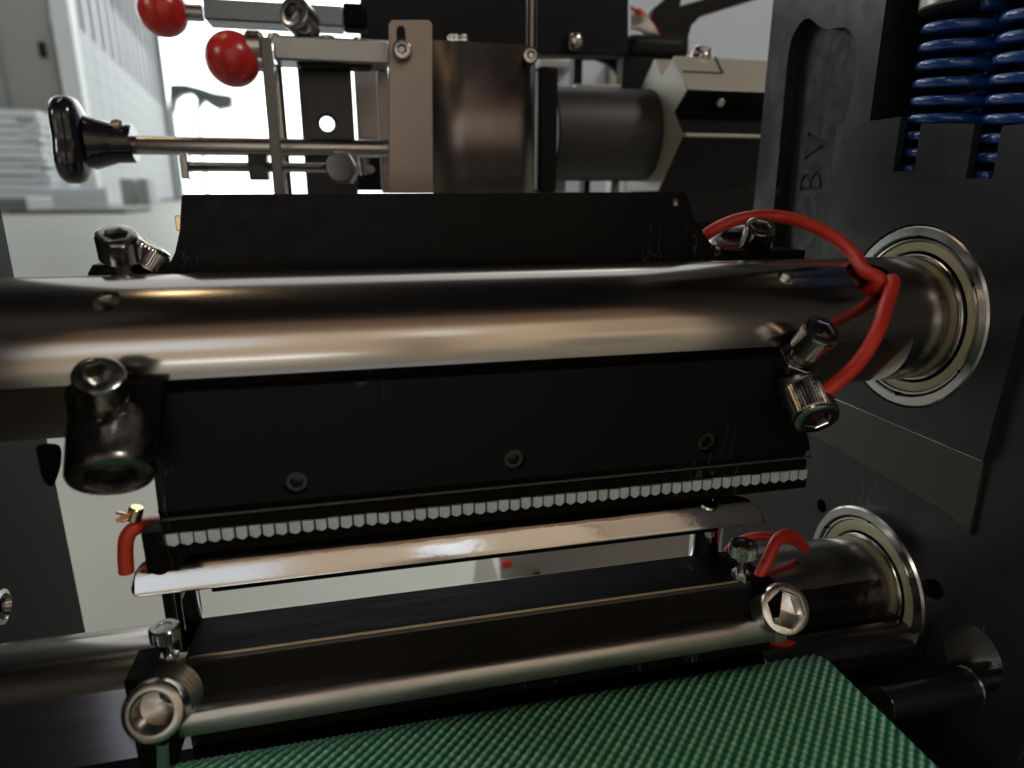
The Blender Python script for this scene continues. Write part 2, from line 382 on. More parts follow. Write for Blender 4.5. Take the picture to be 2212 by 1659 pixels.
# gate post and the lorry canopy outside
a = far(383, 419, 79000); bm = B(); cylinder(bm, (a.x, a.y, FL), (a.x, a.y, 28000), 260, 16)
tag(obj('gate_post', bm, truck_mat), 'thin dark post in the bright gate opening left of the red balls', 'post')
cy = 90000; cv = thing('loading_canopy', 'grey loading canopy with two arches outside the bright gate', 'canopy', (far(420, 419, cy).x, cy, FL))
pts = [(366, 182), (400, 182), (432, 190), (462, 200), (500, 206), (500, 230), (470, 236), (452, 226), (440, 215), (425, 236), (425, 214), (412, 200), (392, 203), (378, 214), (374, 240), (366, 240)]
bm = plate(B(), [far(x, y, cy) for x, y in pts], [], (0, 1600, 0)); obj('arched_roof', bm, truck_mat, cv, smooth=False)
for x in (369, 425): 
    a = far(x, 236, cy); bm = B(); box(bm, (a.x-180, cy+50, FL), (a.x+180, cy+600, a.z)); obj('pillar', bm, truck_mat, cv)

# ================================================================== REAR PART OF THE MACHINE
def fbox(name, px0, py0, px1, py1, Y, dep, m, parent=None, bevel=.6, **k):
    mx, my = (px0+px1)/2, (py0+py1)/2
    x0, x1 = at(px0, my, 'Y', Y).x, at(px1, my, 'Y', Y).x; z1, z0 = at(mx, py0, 'Y', Y).z, at(mx, py1, 'Y', Y).z
    bm = B(); box(bm, (x0, Y, z0), (x1, Y+dep, z1)); return obj(name, bm, m, parent, bevel=bevel, **k)
# pale housing behind everything on the right
hs = thing('machine_housing', 'pale blue-grey sheet housing behind the roller at the top right', 'housing', (260, 900, -400))
bm = B(); x0, x1 = at(1120, 300, 'Y', 900).x, at(1760, 300, 'Y', 900).x
box(bm, (x0, 900, -25), (x1, 940, 420)); obj('rear_panel', bm, housing_mat, hs, bevel=3)
fbox('panel_rib', 1318, 132, 1332, 196, 880, 18, alu, hs)
fbox('panel_fold', 1165, 130, 1245, 145, 860, 38, alu, hs)
# lower base beam with pale parts
bb = thing('rear_frame_base', 'black rear base of the machine behind the upper knife plate', 'machine base', (200, 600, -60))
a = at(1165, 412, 'Y', 640)
bm = B(); box(bm, (at(1165, 450, 'Y', 640).x, 640, -110), (at(1700, 450, 'Y', 640).x, 720, at(1300, 416, 'Y', 640).z)); obj('base_beam', bm, black_paint, bb, bevel=1)
for px0, px1 in ((1198, 1222), (1262, 1275), (1365, 1385), (1320, 1338)):
    fbox('foot_block', px0, 386, px1, 418, 620, 15, alu if px0 != 1262 else black_paint, bb)
# big black top panel
tp = thing('black_top_panel', 'large flat black panel at the top centre with one round bolt head', 'panel', (at(1060, 60, 'Y', 520).x, 520, 100))
o = [(778, -60), (1358, -60), (1358, 118), (1165, 118), (1165, 112), (935, 96), (778, 82)]
obj('panel_plate', plate(B(), [far(x, y, 520) for x, y in o], [], (0, 18, 0)), black_paint, tp, bevel=.8)
c = far(1243, 88, 516); bm = B(); rings(bm, [(-4, 6.5), (0, 6.5), (2.5, 5.6), (4, 3.5), (4.6, .5)], 24, c, (0, -1, .1)); obj('bolt_head', bm, zinc_bolt, tp)
bm = B(); box(bm, (far(1358, 70, 560).x, 560, far(1358, 128, 560).z), (far(1495, 70, 560).x, 600, far(1358, 68, 560).z)); obj('arm', bm, black_paint, tp, bevel=8, seg=4)
o = [(1375, 118), (1400, 60), (1412, 20), (1470, -30), (1478, -30), (1470, 12), (1650, -40), (1650, -8), (1515, 34), (1495, 54), (1488, 80), (1488, 118)]
obj('brace', plate(B(), [far(x, y, 590) for x, y in o], [], (0, 10, 0)), black_paint, tp, bevel=1)
fbox('side_strut', 1345, 122, 1408, 200, 560, 14, black_paint, tp)
fbox('inner_strut', 1240, 122, 1258, 196, 600, 14, black_paint, tp)
o = [(1258, 112), (1258, 128), (1290, 128), (1318, 140), (1345, 168), (1345, 112)]
obj('curved_web', plate(B(), [far(x, y, 596) for x, y in o], [], (0, 6, 0)), black_paint, tp)
# red and white cloth
bm = B(); cl = []
for i in range(13):
    row = []
    for j in range(9):
        u, v = i/12, j/8; x = 1362+u*66*(.35+.65*v); y = 12+v*52+u*12
        p = far(x, y, 548+3*math.sin(6*u+2*v)+2*math.sin(11*v+3*u)); row.append(bm.verts.new(p))
    cl.append(row)
for i in range(12):
    for j in range(8): 
        f = bm.faces.new((cl[i][j], cl[i+1][j], cl[i+1][j+1], cl[i][j+1])); f.material_index = 1 if (j < 2 or i > 10) else 0
o = obj('cloth_bundle', bm, [mat('white_cloth', (.55, .52, .46), .9), plastic_red], angle=180); md = o.modifiers.new('Solid', 'SOLIDIFY'); md.thickness = .0015
tag(o, 'crumpled white cloth with a red edge tucked beside the black top panel', 'cloth')
# black roller
rl = thing('black_roller', 'large dull black roller between the stainless cover and the notched block', 'roller', at(1320, 290, 'Y', 540))
c0 = at(1180, 290, 'Y', 540); c1 = at(1462, 289, 'Y', 540); rr = 35
obj('roller_body', cylinder(B(), (c0.x, 540, c0.z), (c1.x, 540, c0.z), rr, 64, ch=1.2), mat('matt_black_rubber', (.022, .020, .019), .5, 0, .5, bump=.1, bscale=200), rl)
fbox('end_plate', 1163, 142, 1206, 418, 470, 60, black_paint, rl, bevel=3)
o = fbox('bearing_cap', 1245, 182, 1300, 196, 560, 20, alu_block, rl)
fbox('bearing_cap', 1304, 182, 1342, 196, 560, 20, alu_block, rl)
# notched aluminium block
X0 = at(1486, 193, 'Y', 470).x; Xe = at(1700, 193, 'Y', 470).x
nb = thing('notched_block', 'aluminium bearing block with a V notch and a dark chamfered underside', 'bearing block', (X0+30, 500, -40))
pl = [(1352, 225), (1380, 199), (1412, 128), (1416, 128), (1429, 166), (1455, 120), (1486, 193), (1456, 242), (1476, 290), (1421, 414), (1352, 414)]
P3 = [at(x, y, 'X', X0) for x, y in pl]
bm = plate(B(), P3, [], (Xe-X0, 0, 0)); bm.faces.ensure_lookup_table(); bmesh.ops.recalc_face_normals(bm, faces=bm.faces)
for f in bm.faces:
    c = f.calc_center_median()
    f.material_index = 1 if (c.z < at(1486, 197, 'X', X0).z and abs(f.normal.x) < .9) else 0
obj('block_body', bm, [alu_block, black_paint], nb, bevel=.8)
bm = B(); a, b = at(1476, 288, 'X', X0), at(1486, 286, 'X', X0); box(bm, (X0+.5, a.y-3, a.z-2.2), (Xe, a.y+2, a.z)); obj('edge_highlight', bm, alu_block, nb, bevel=.5)  # pale strip put in as the highlight along the lower edge
a = at(1455, 120, 'X', X0); b = at(1486, 193, 'X', X0)
bm = B(); q = a+(b-a)*.48; sweep(bm, [q+Vector((2, -.6, 0)), Vector((Xe-46, q.y-.6, q.z)), ], .5, 8); obj('parting_line', bm, dark_gap, nb)
bm = B(); sweep(bm, [Vector((Xe-45, q.y-.8, q.z)), Vector((Xe-45, a.y-.8, a.z))], .9, 8); obj('step_edge', bm, alu, nb)
o_ = at(1515, 116, 'Y', a.y+5); rings(bmn := B(), [(-6, 8), (0, 8), (1, 7.2), (4, 6.8), (5, 5.5)], 32, o_, (0.1, -.2, 1)); obj('plug', bmn, zinc_bolt, nb)
q = at(1557, 222, 'Y', b.y+2); bm = B(); rings(bm, [(0, 3.2), (.8, 2.6)], 16, q, (0, -.8, -.6)); obj('grease_nipple', bm, zinc_bolt, nb)
tb = fbox('roller_mount', 1402, 300, 1710, 480, 620, 60, black_paint, nb)

# ---- stainless cover and bracket
sc = thing('stainless_cover', 'brushed stainless sheet cover with a slotted flange and two small screws', 'cover', (at(1040, 400, 'Y', 430).x, 430, -3))
xa, xb = at(935, 250, 'Y', 430).x, at(1165, 250, 'Y', 430).x; zt, zb = at(1040, 92, 'Y', 430).z, -14
bm = B(); prev = None
prof = [(xa-1, 430.0), (xa+20, 430.0), (xb-13, 430.0)]
for k in range(1, 11):
    th = k/10*1.3; prof.append((xb-12+12*math.sin(th), 430+12*(1-math.cos(th))))
for x, y in prof:
    cur = [bm.verts.new((x, y, z)) for z in (zb, zt)]
    if prev: bm.faces.new((prev[0], cur[0], cur[1], prev[1]))
    prev = cur
o = obj('cover_sheet', bm, stainless, sc); md = o.modifiers.new('s', 'SOLIDIFY'); md.thickness = .0015; md.offset = 1
fl = [(840, 418), (840, 52), (846, 43), (926, 43), (934, 52), (936, 418)]
slot = [(857, 62), (862, 54), (871, 54), (876, 62), (878, 96), (874, 112), (862, 112), (858, 100)]
bm = plate(B(), [at(x, y, 'Y', 420) for x, y in fl], [[at(x, y, 'Y', 420) for x, y in slot]], (0, 1.8, 0)); obj('flange', bm, stainless, sc, bevel=.3)
s_ = cap_screw('x', at(868, 105, 'Y', 411), (-.1, -1, .12), 5.2, 7, 2.4, zinc_bolt)
def adopt(s, parent, nm=None):
    """turn a screw built as a thing into a part (head, shank and nut become sub-parts)"""
    bpy.context.view_layer.update(); m = s.matrix_world.copy(); s.parent = parent; s.matrix_parent_inverse = parent.matrix_world.inverted()
    for k in ('label', 'category', 'group'):
        if k in s: del s[k]
    if nm: s.name = nm
    return s
adopt(s_, sc)
adopt(cap_screw('x', at(1147, 118, 'Y', 424), (-.1, -1, .1), 4.6, 6, 2.2, zinc_bolt), sc)
a, b = at(1148, 104, 'Y', 427), at(1147, -30, 'Y', 427); obj('guide_wire', cylinder(B(), (a.x, 427, a.z), (a.x, 427, b.z), 3.2, 16), stainless, sc)
for px in (975, 985, 1002): 
    a = at(px, 86, 'Y', 440); obj('rivet', rings(B(), [(0, 2.4), (2, 2.2), (3, 1)], 12, a, (0, 0, 1)), bright_bolt, sc)

# ---- silver lever bars with red balls
def lever(name, label, x0, x1, y0, y1, Y, dep, ballpx, ballr, mtl, neck):
    t = thing(name, label, 'lever', at((x0+x1)/2, y1, 'Y', Y))
    fbox('bar', x0, y0, x1, y1, Y, dep, mtl, t, bevel=1.2)
    c = at(ballpx[0], ballpx[1], 'Y', Y+dep/2); r = ballr
    pr = [(-r, .2)] + [(-r*math.cos(math.pi*k/24), r*math.sin(math.pi*k/24)) for k in range(1, 22)] + [(r*.93, r*.33)]
    obj('ball_knob', rings(B(), pr, 48, c, (1, 0, 0)), plastic_red, t)
    e = at(x0, (y0+y1)/2, 'Y', Y+dep/2); obj('neck', cylinder(B(), (c.x+r*.9, c.y, c.z), (e.x, c.y, c.z), neck, 24, ch=.6), zinc_bolt, t)
    return t
l1 = lever('clamp_lever', 'dark grey square lever bar with a red ball, cut by the top edge', 440, 742, 4, 50, 455, 22, (352, 24), 13.8, mat('grey_painted_bar', (.16, .19, .21), .35, .5), 4.5)
fbox('lever_tip', 742, 6, 793, 60, 460, 18, black_jaw, l1, bevel=1.5)
adopt(cap_screw('x', at(633, 24, 'Y', 436), (-.45, -1, .3), 9.2, 14, 4.6, zinc_bolt, 4.5, 10), l1)
l2 = lever('release_lever', 'silver square lever bar with a red ball at its left end, above the black post', 590, 842, 80, 134, 440, 26, (503, 128), 15.2, alu, 6.2)
a = at(545, 105, 'Y', 452); obj('collar', cylinder(B(), (at(533, 105, 'Y', 452).x, 452, a.z+1), (at(567, 105, 'Y', 452).x, 452, a.z+1), 8.5, 32, ch=1), zinc_bolt, l2)
for px, r in ((558, 3), (592, 4), (706, 5.5), (772, 3)):
    a = at(px, 80, 'Y', 452); obj('top_screw', rings(B(), [(-2, r), (1.5, r), (3, r*.7)], 20, (a.x, 452, at(706, 80, 'Y', 440).z), (0, 0, 1)), bright_bolt, l2)
o = [(640, 134), (650, 146), (800, 146), (812, 134)]
obj('under_clip', plate(B(), [at(x, y, 'Y', 446) for x, y in o], [], (0, 14, 0)), black_paint, l2)
# black post
a, b = at(652, 280, 'Y', 462), at(766, 280, 'Y', 462)
bm = B(); box(bm, (a.x, 462, -60), (b.x, 494, at(700, 138, 'Y', 462).z))
po = obj('black_square_post', bm, post_mat, bevel=0)
tag(po, 'dark blue-black square post with a cross hole, left of the stainless cover', 'post')
c = at(712, 270, 'Y', 462)
bm = B(); cylinder(bm, (c.x-1, 452, c.z), (c.x-2.5, 502, c.z+4), 4.6, 40); cut(po, [bm])
md = po.modifiers.new('Bevel', 'BEVEL'); md.width = .0015; md.segments = 2; md.limit_method = 'ANGLE'; md.angle_limit = math.radians(60)
# upright aluminium plates beside the post
ap = thing('upright_side_plate', 'upright aluminium side plate between the black post and the stainless flange', 'plate', at(800, 400, 'Y', 500))
fbox('plate_body', 768, 140, 824, 300, 505, 10, stainless, ap)
fbox('bright_edge', 820, 138, 845, 418, 470, 14, stainless, ap)
fbox('orange_strip', 772, 306, 824, 316, 500, 6, mat('orange_plastic', (.55, .22, .03), .4), ap)
fbox('dark_back', 768, 318, 824, 412, 515, 8, black_paint, ap)
a = at(788, 345, 'Y', 505); obj('pin', cylinder(B(), at(784, 338, 'Y', 505), at(790, 378, 'Y', 505), 3.6, 16), zinc_bolt, ap)
a = at(800, 366, 'Y', 505); obj('button', rings(B(), [(0, 3), (4, 2.5)], 12, a, (0, -1, 0)), alu, ap)
# thin upright flat bar
a0, a1 = at(565, 250, 'Y', 405).x, at(590, 250, 'Y', 405).x
a0, a1 = at(576, 250, 'Y', 405).x, at(599, 250, 'Y', 405).x
bm = B(); box(bm, (a0, 405, -40), (a1, 411, at(580, 80, 'Y', 405).z)); tag(obj('upright_flat_bar', bm, mat('grey_flat_bar_steel', (.13, .125, .12), .42, .7), bevel=.5), 'thin grey upright flat bar standing in front of the rods and the black post', 'bar')
# glass-like sight strips
a0 = at(606, 250, 'Y', 470).x; bm = B(); cylinder(bm, (a0, 470, -40), (a0, 470, at(600, 140, 'Y', 470).z), 3.2, 20); tag(obj('guide_rod', bm, zinc_bolt), 'slim bright upright rod between the flat bar and the black post', 'rod')
# handwheel with shaft
c = at(250, 310, 'Y', 452); hw = thing('star_knob', 'glossy black star knob on a plain steel shaft, far left', 'knob', c)
R0 = 25.5
def lobe(r, k=1.0): return lambda th: r*(1-.16*k+.16*k*math.cos(3*th+.4))
xl = at(129, 310, 'Y', 452).x-c.x; xr = at(292, 310, 'Y', 452).x-c.x
wd = xr-xl
pr = [(xl, lobe(R0*.45)), (xl+wd*.02, lobe(R0*.75)), (xl+wd*.06, lobe(R0*.94)), (xl+wd*.13, lobe(R0)), (xl+wd*.26, lobe(R0*1.0)), (xl+wd*.34, lobe(R0*.93)), (xl+wd*.38, lobe(R0*.76)), (xl+wd*.40, lobe(R0*.60)), (xl+wd*.44, 14.5), (xl+wd*.60, 12.6), (xl+wd*.72, 11.2), (xl+wd*.74, 10.8), (xr-1, 10.6), (xr, 10)]
obj('grip', rings(B(), pr, 96, c, (1, 0, 0)), plastic_black, hw, angle=50)
q = at(247, 264, 'Y', 440); obj('grub_screw', rings(B(), [(-3, 3.2), (0, 3.2), (.2, 1.8), (-1, 1.7)], 20, (q.x, 443, q.z), (0, -.72, .7)), zinc_bolt, hw)
xe = at(842, 315, 'Y', 452).x; cz = at(400, 315, 'Y', 452).z
obj('shaft', cylinder(B(), (c.x+xr-2, 452, cz), (xe, 452, cz), 5.2, 40), zinc_bolt, hw)
# threaded rod with square end and hex head
tr = thing('threaded_rod', 'fine threaded rod with a hexagon head, under the knob shaft', 'threaded rod', at(560, 360, 'Y', 418))
x0, x1 = at(410, 361, 'Y', 418).x, at(715, 361, 'Y', 418).x; z = at(560, 361, 'Y', 418).z; pr = []
n = 110
for k in range(n+1): pr.append((x0+(x1-x0)*k/n, 2.9 if k % 2 else 2.45))
obj('thread', rings(B(), pr, 20, (0, 418, z), (1, 0, 0)), zinc_bolt, tr)
bm = B(); box(bm, (x0-3.2, 411, z-6.6), (x0+.5, 424, z+6.6)); obj('square_end', bm, zinc_bolt, tr, bevel=.6)
c = at(735, 360, 'Y', 408); h = hexr(8.4); obj('hex_head', rings(B(), [(-9, h), (-.8, h), (0, lambda th: min(h(th), 8.6)-.9), (-.25, 6.2), (-.25, .1)], 48, c, (-.25, -1, .1)), mat('dull_zinc', (.20, .19, .19), .42, .9), tr, angle=25)
c = at(590, 361, 'Y', 412); obj('lock_nut', rings(B(), [(-5, hexr(7)), (5, hexr(7))], 48, (c.x-8, 418, z), (1, 0, 0)), zinc_bolt, tr, angle=25)

# ================================================================== LEFT SIDE FRAME
lf = thing('left_side_frame', 'dark upright side frame plate at the left edge, with one chrome bolt ring', 'machine frame', (-153, 300, -600))
Yb = at(185, 1360, 'X', -153).y
bm = B(); box(bm, (-168, 60, -620), (-153, Yb, 330)); obj('frame_plate', bm, mat('shaded_frame_steel', (.007, .008, .009), .5, 0, .08), lf, bevel=.8)  # same steel as the other frame, darkened to hold it in shade
o = [at(x, y, 'X', -152.9) for x, y in ((25, 900), (52, 1035), (66, 1075), (76, 1082), (92, 1075), (104, 1040), (118, 1030), (130, 1040), (150, 1130), (165, 1330), (140, 1400), (-80, 1500), (-80, 900))]
c = at(10, 1310, 'X', -150); obj('bolt_ring', rings(B(), [(0, 7.5), (2.5, 7.2), (3.2, 5.4), (1.5, 4.6), (0, 4.2)], 40, (-153, c.y, c.z), (1, 0, 0)), ring_steel, lf)
o = smooth_loop([at(x, y, 'X', -152.6) for x, y in ((85, 962), (128, 962), (132, 1000), (120, 1040), (110, 1050), (95, 1030), (86, 990))], 4)
obj('recess_shade_patch', plate(B(), o, [], (-.3, 0, 0)), dark_gap, lf)  # flat dark patch painted for the shade of a recess

# ================================================================== RIGHT SIDE FRAME
XF = 225.0
rf = thing('right_side_frame', 'blackened right side frame with a long recess stamped B V and a window for springs', 'machine frame', (XF, 230, -520))
def atx(x, y, X=XF): return at(x, y, 'X', X)
Ye = atx(1642, 300).y
outer = [(XF, Ye, 260), (XF, Ye, -520), (XF, 20, -520), (XF, 20, 260)]
bvpx = [(1681, 860), (1668, 560), (1668, 480), (1676, 400), (1690, 250), (1699, 150), (1706, 100), (1714, 74), (1732, 46), (1748, 40), (1760, 48), (1772, 58), (1790, 63), (1808, 60), (1826, 60), (1842, 76), (1849, 100), (1849, 140), (1842, 200), (1824, 270), (1808, 400), (1785, 620), (1785, 860)]
bv = [atx(1681, 860), atx(1668, 560)] + smooth_path([atx(x, y) for x, y in bvpx[2:21]], 4) + [atx(x, y) for x, y in bvpx[21:]]
zb_ = atx(1885, 263).z; zb1 = atx(1995, 268).z; zb3 = atx(2092, 271).z; zb4 = atx(2190, 272).z
yw0 = atx(1887, 200).y
def slotpts(yc, w, z0):
    return [(XF, yc+w/2, zb_), (XF, yc+w/2, z0), (XF, yc-w/2, z0), (XF, yc-w/2, zb_)]
SPY = (245.0, 209.0)
z1, z2 = atx(1955, 370).z, atx(2110, 386).z
win = [(XF, yw0, 240), (XF, yw0, z2-.5), (XF, 150, z2-.5), (XF, 150, 240)]
hole1 = [tuple(p) for p in circ((XF, atx(2100, 1420).y, atx(2100, 1420).z), 13)]
sh = [circ((XF, atx(x, y).y, atx(x, y).z), r, n=20) for x, y, r in ((2020, 1273, 4.2), (1775, 1093, 3.6), (1800, 955, 3.2))]
bm = plate(B(), outer, [bv, win, hole1] + sh, (26, 0, 0))
obj('frame_plate', bm, black_frame, rf)
# floor of the stamped recess
bm = plate(B(), [(XF+7, 400, 200), (XF+7, 400, -220), (XF+7, 240, -220), (XF+7, 240, 200)][::1], [], (5, 0, 0))
ys = [p.y for p in bv]; bm.free()
bm = B(); box(bm, (XF+7, min(ys)-.5, min(p.z for p in bv)-1), (XF+12, max(ys)+.5, max(p.z for p in bv)+1))
rfl = obj('recess_floor', bm, black_rough, rf)
def stroke(ch_pts, px, py, X, hgt, w=.95):
    """one stamped stroke: letter plane x -> up, letter y -> towards +Y"""
    c = at(px, py, 'X', X); P = [Vector((X-.05, c.y+v*hgt, c.z+u*hgt)) for u, v in ch_pts]
    return sweep(B(), P, w, 8)
hB = abs(at(1732, 384, 'X', XF+7).y-at(1775, 384, 'X', XF+7).y)
arc1 = [(-.30+.36*math.sin(t)*1.0+.0, .25+.25*math.cos(t)) for t in [math.pi*k/10 for k in range(11)]]
arc2 = [(-.30+.42*math.sin(t), -.25+.25*math.cos(t)) for t in [math.pi*k/10 for k in range(11)]]
LET = [stroke([(-.34, -.52), (-.34, .52)], 1753, 384, XF+7, hB), stroke([(-.34, .5)]+[(u+.02, v) for u, v in arc1][0:]+[(-.34, 0.0)], 1753, 384, XF+7, hB),
       stroke([(-.34, -.02)]+[(u+.02, v) for u, v in arc2]+[(-.34, -.5)], 1753, 384, XF+7, hB),
       stroke([(-.42, .5), (.0, -.5)], 1762, 314, XF+7, hB*.92), stroke([(.42, .5), (.0, -.5)], 1762, 314, XF+7, hB*.92)]
bpy.context.view_layer.update()
cut(rfl, LET)
for p in rfl.data.polygons: p.use_smooth = False
# dark pocket behind the springs
bm = B(); box(bm, (XF+34, 130, -40), (XF+38, 300, 240)); obj('pocket_back', bm, black_paint, rf)
bm = B(); box(bm, (XF+26.1, 130, -42), (XF+34, 300, -6)); obj('pocket_base', bm, black_paint, rf)
# sliding bearing block (proud of the frame) and the spacer below it
sb = thing('bearing_slide_block', 'dark slide block holding the upper bearing under the blue springs', 'bearing block', (222, 230, -100))
pz = at(1795, 858, 'X', 221.5).z; y0, y1 = at(2118, 1020, 'X', 221.5).y, at(1772, 560, 'X', 221.5).y
bc = (231.0, -49.3)
o = [(221.5, y1, zb_), (221.5, y1, pz), (221.5, y0, pz), (221.5, y0-6, 0), (221.5, y0-12, zb4), (221.5, SPY[1]-5.6, zb4), (221.5, SPY[1]-5.6, z2), (221.5, SPY[1]+5.6, z2), (221.5, SPY[1]+5.6, zb3),
     (221.5, SPY[0]-5.6, zb1), (221.5, SPY[0]-5.6, z1), (221.5, SPY[0]+5.6, z1), (221.5, SPY[0]+5.6, zb_)]
obj('block_plate', plate(B(), o, [circ((221.5, bc[0], bc[1]), 37.6, n=64)], (3.4, 0, 0)), black_frame, sb)
o = [at(x, y, 'X', 223.2) for x, y in ((1797, 868), (1810, 962), (2047, 1106), (2088, 1124), (2112, 1030))]
obj('spacer_bar', plate(B(), [(223.2, y1-2, pz-.2), (223.2, y1-4, pz-24), (223.2, y0+10, pz-27), (223.2, y0+1, pz-31), (223.2, y0+1, pz-.2)], [], (1.7, 0, 0)), mat('brown_black_spacer', (.022, .018, .016), .45, 0, .5, bump=.1, bscale=300), sb, bevel=.25)
bm = B(); sweep(bm, [Vector((221.4, y1, pz)), Vector((221.4, y0, pz))], .18, 6); obj('worn_edge', bm, zinc_bolt, sb)

# ---- bearings
def bearing(name, label, Y, Z, X=221.5, R=37.3, rin=25.0, proud=4):
    t = thing(name, label, 'bearing', (X, Y, Z))
    o_ = (X, Y, Z); ax = (-1, 0, 0); n = 96
    obj('outer_ring', rings(B(), [(-3, R-.4), (-3, R+0.0), (proud-.8, R), (proud, R-.9), (proud, R-4.0), (proud-.5, R-4.4), (proud-1.2, R-4.6), (-3, R-4.8)], n, o_, ax, False, False), ring_steel, t)
    obj('groove_ring', rings(B(), [(-2, R-4.8), (proud-1.8, R-4.9), (proud-1.0, R-5.4), (proud-.9, R-6.2), (proud-1.9, R-6.5), (-2, R-6.6)], n, o_, ax, False, False), brass if 0 else ring_steel, t)
    obj('shield', rings(B(), [(-2, R-6.4), (proud-1.6, R-6.6), (proud-1.3, R-7.2), (proud-1.5, rin+2.2), (proud-2.4, rin+1.9), (-2, rin+1.8)], n, o_, ax, False, False), shield_mat, t)
    obj('inner_gap', rings(B(), [(proud-3, rin+2.2), (proud-3, rin-.2)], n, o_, ax, False, False), dark_gap, t)
    obj('inner_ring', rings(B(), [(proud-3, rin+.9), (proud-.9, rin+.9), (proud-.6, rin+.6), (proud-.6, rin+.1)], n, o_, ax, False, False), ring_steel, t)
    for k in range(6):
        th = .5+k*math.pi/3; rr = R-4.5
        c = Vector((X-proud+.3, Y+rr*math.cos(th), Z+rr*math.sin(th))); bm = B(); box(bm, c-Vector((.5, .5, .5)), c+Vector((.5, .5, .5))); obj('crimp_mark', bm, dark_gap, t)
    return t
bearing('ball_bearing', 'large pale-shielded bearing on the upper shaft, right side frame', bc[0], bc[1], X=224.5, proud=3.2)
bm = rings(B(), [(0, 40.5), (2.0, 40.0), (2.4, 38.2), (2.4, 37.3)], 96, (221.5, bc[0], bc[1]), (-1, 0, 0), False, False)
LB = (231.0, -174.0)
bearing('ball_bearing', 'lower bearing with a bright outer rim on the flat-sided shaft, right side frame', LB[0], LB[1], X=224.0, R=35.8, rin=22.3, proud=4.5)

# ---- springs
def spring(y, label, ztop):
    t = thing('die_spring', label, 'spring', (XF+13.5, y, -2), group='blue die springs in the frame window')
    zb2 = z1-1 if y > 230 else z2-1
    pts = []; pitch = 6.5; rm = 12.6; turns = int((120-zb2)/pitch)+1
    for i in range(turns*40):
        th = 2*math.pi*i/40; z = zb2+1.6+pitch*(i/40)*(1+.0030*(i/40)) 
        pts.append(Vector((XF+1.2+rm+1.4 - rm*math.cos(th), y+rm*math.sin(th), z)))
        if z > ztop: break
    bm = B(); n = len(pts); rg = []
    for i, p in enumerate(pts):
        c = Vector((XF+1.2+rm+1.4, y, p.z)); rad = (p-c).normalized(); up = Vector((0, 0, 1)); row = []
        for k in range(14):
            a = 2*math.pi*k/14; cx, sx = math.cos(a), math.sin(a)
            row.append(bm.verts.new(p + rad*(2.7*abs(cx)**.75*(1 if cx > 0 else -1)) + up*(1.95*abs(sx)**.7*(1 if sx > 0 else -1))))
        rg.append(row)
    for i in range(n-1):
        for k in range(14): bm.faces.new((rg[i][k], rg[i][(k+1) % 14], rg[i+1][(k+1) % 14], rg[i+1][k]))
    bm.faces.new(rg[0]); bm.faces.new(rg[-1])
    obj('coil', bm, spring_blue, t, angle=180)
    bm = rings(B(), [(0, 16.5), (.6, 17.2), (14, 17.2), (14.6, 16.5)], 64, (XF+1.2+rm+1.4, y, ztop+1.5), (0, 0, 1)); obj('cap', bm, cap_steel, t)
spring(SPY[0], 'blue die spring under a pale steel cap, the left one in the frame window', at(2010, 42, 'X', XF+10).z)
spring(SPY[1], 'blue die spring cut off by the right edge of the picture', at(2170, 4, 'X', XF+6).z)

# ================================================================== UPPER SHAFT
UY, UZ, UR = 231.0, -49.3, 25.0
def on_cyl(px, py, Y=UY, Z=UZ, r=UR):
    d = ray(px, py); a = d.y**2+d.z**2; b = -2*(d.y*Y+d.z*Z); c = Y*Y+Z*Z-r*r; k = (-b-math.sqrt(max(0, b*b-4*a*c)))/2/a
    P = d*k; return P, Vector((0, P.y-Y, P.z-Z)).normalized()
us = thing('upper_shaft', 'thick polished steel shaft running across the picture above the knife plate', 'shaft', (30, UY, UZ-25))
bm = rings(B(), [(-260, UR), (232, UR)], 160, (0, UY, UZ), (1, 0, 0))
sh_o = obj('shaft_body', bm, steel, us)
na = math.radians(-41); nf = Vector((0, -math.cos(na), math.sin(na)))       # outward normal of the front lower flat
def flat_cut(n, x0, x1, d, rend=0):
    t = Vector((0, -n.z, n.y)); o_ = Vector((0, UY, UZ)) + n*d; bm = B()
    pr = []
    for (x, s, q) in ((x0, -30, 0), (x1, -30, 0), (x1, 30, 0), (x0, 30, 0)): pr.append(o_+Vector((x, 0, 0))+t*s)
    f = [bm.verts.new(p) for p in pr]; b = [bm.verts.new(p+n*20 + (Vector((4, 0, 0)) if i in (1, 2) else Vector((0, 0, 0)))) for i, p in enumerate(pr)]
    bm.faces.new(f); bm.faces.new(list(reversed(b)))
    for i in range(4): bm.faces.new((f[i], f[(i+1) % 4], b[(i+1) % 4], b[i]))
    return bm
cuts = [flat_cut(nf, -300, 202, 20.6), flat_cut(-nf, -300, 186, 20.6)]
P, n_ = on_cyl(1882, 598); c1 = B(); cylinder(c1, P-n_*17, P+n_*8, 9.3, 48); cuts.append(c1)
P2, n2 = on_cyl(1698, 600); c2 = B(); cylinder(c2, P2-n2*9, P2+n2*4, 3.1, 32); cuts.append(c2)
P3_, n3 = on_cyl(228, 649); c3 = B(); cylinder(c3, P3_-n3*10, P3_+n3*4, 3.9, 32); cuts.append(c3)
us_mw = us.matrix_world.copy()
bpy.context.view_layer.update()
cut(sh_o, cuts)
pr = []; z = -8
while z < -.6: pr += [(z, 3.1), (z+.5, 2.6)]; z += 1.0
obj('threaded_hole', rings(B(), pr, 24, P2, n2, True, False), zinc_bolt, us)
pr = []; z = -9
while z < -.6: pr += [(z, 3.88), (z+.6, 3.5)]; z += 1.2
obj('threaded_hole', rings(B(), pr, 24, P3_, n3, True, False), black_bolt, us)

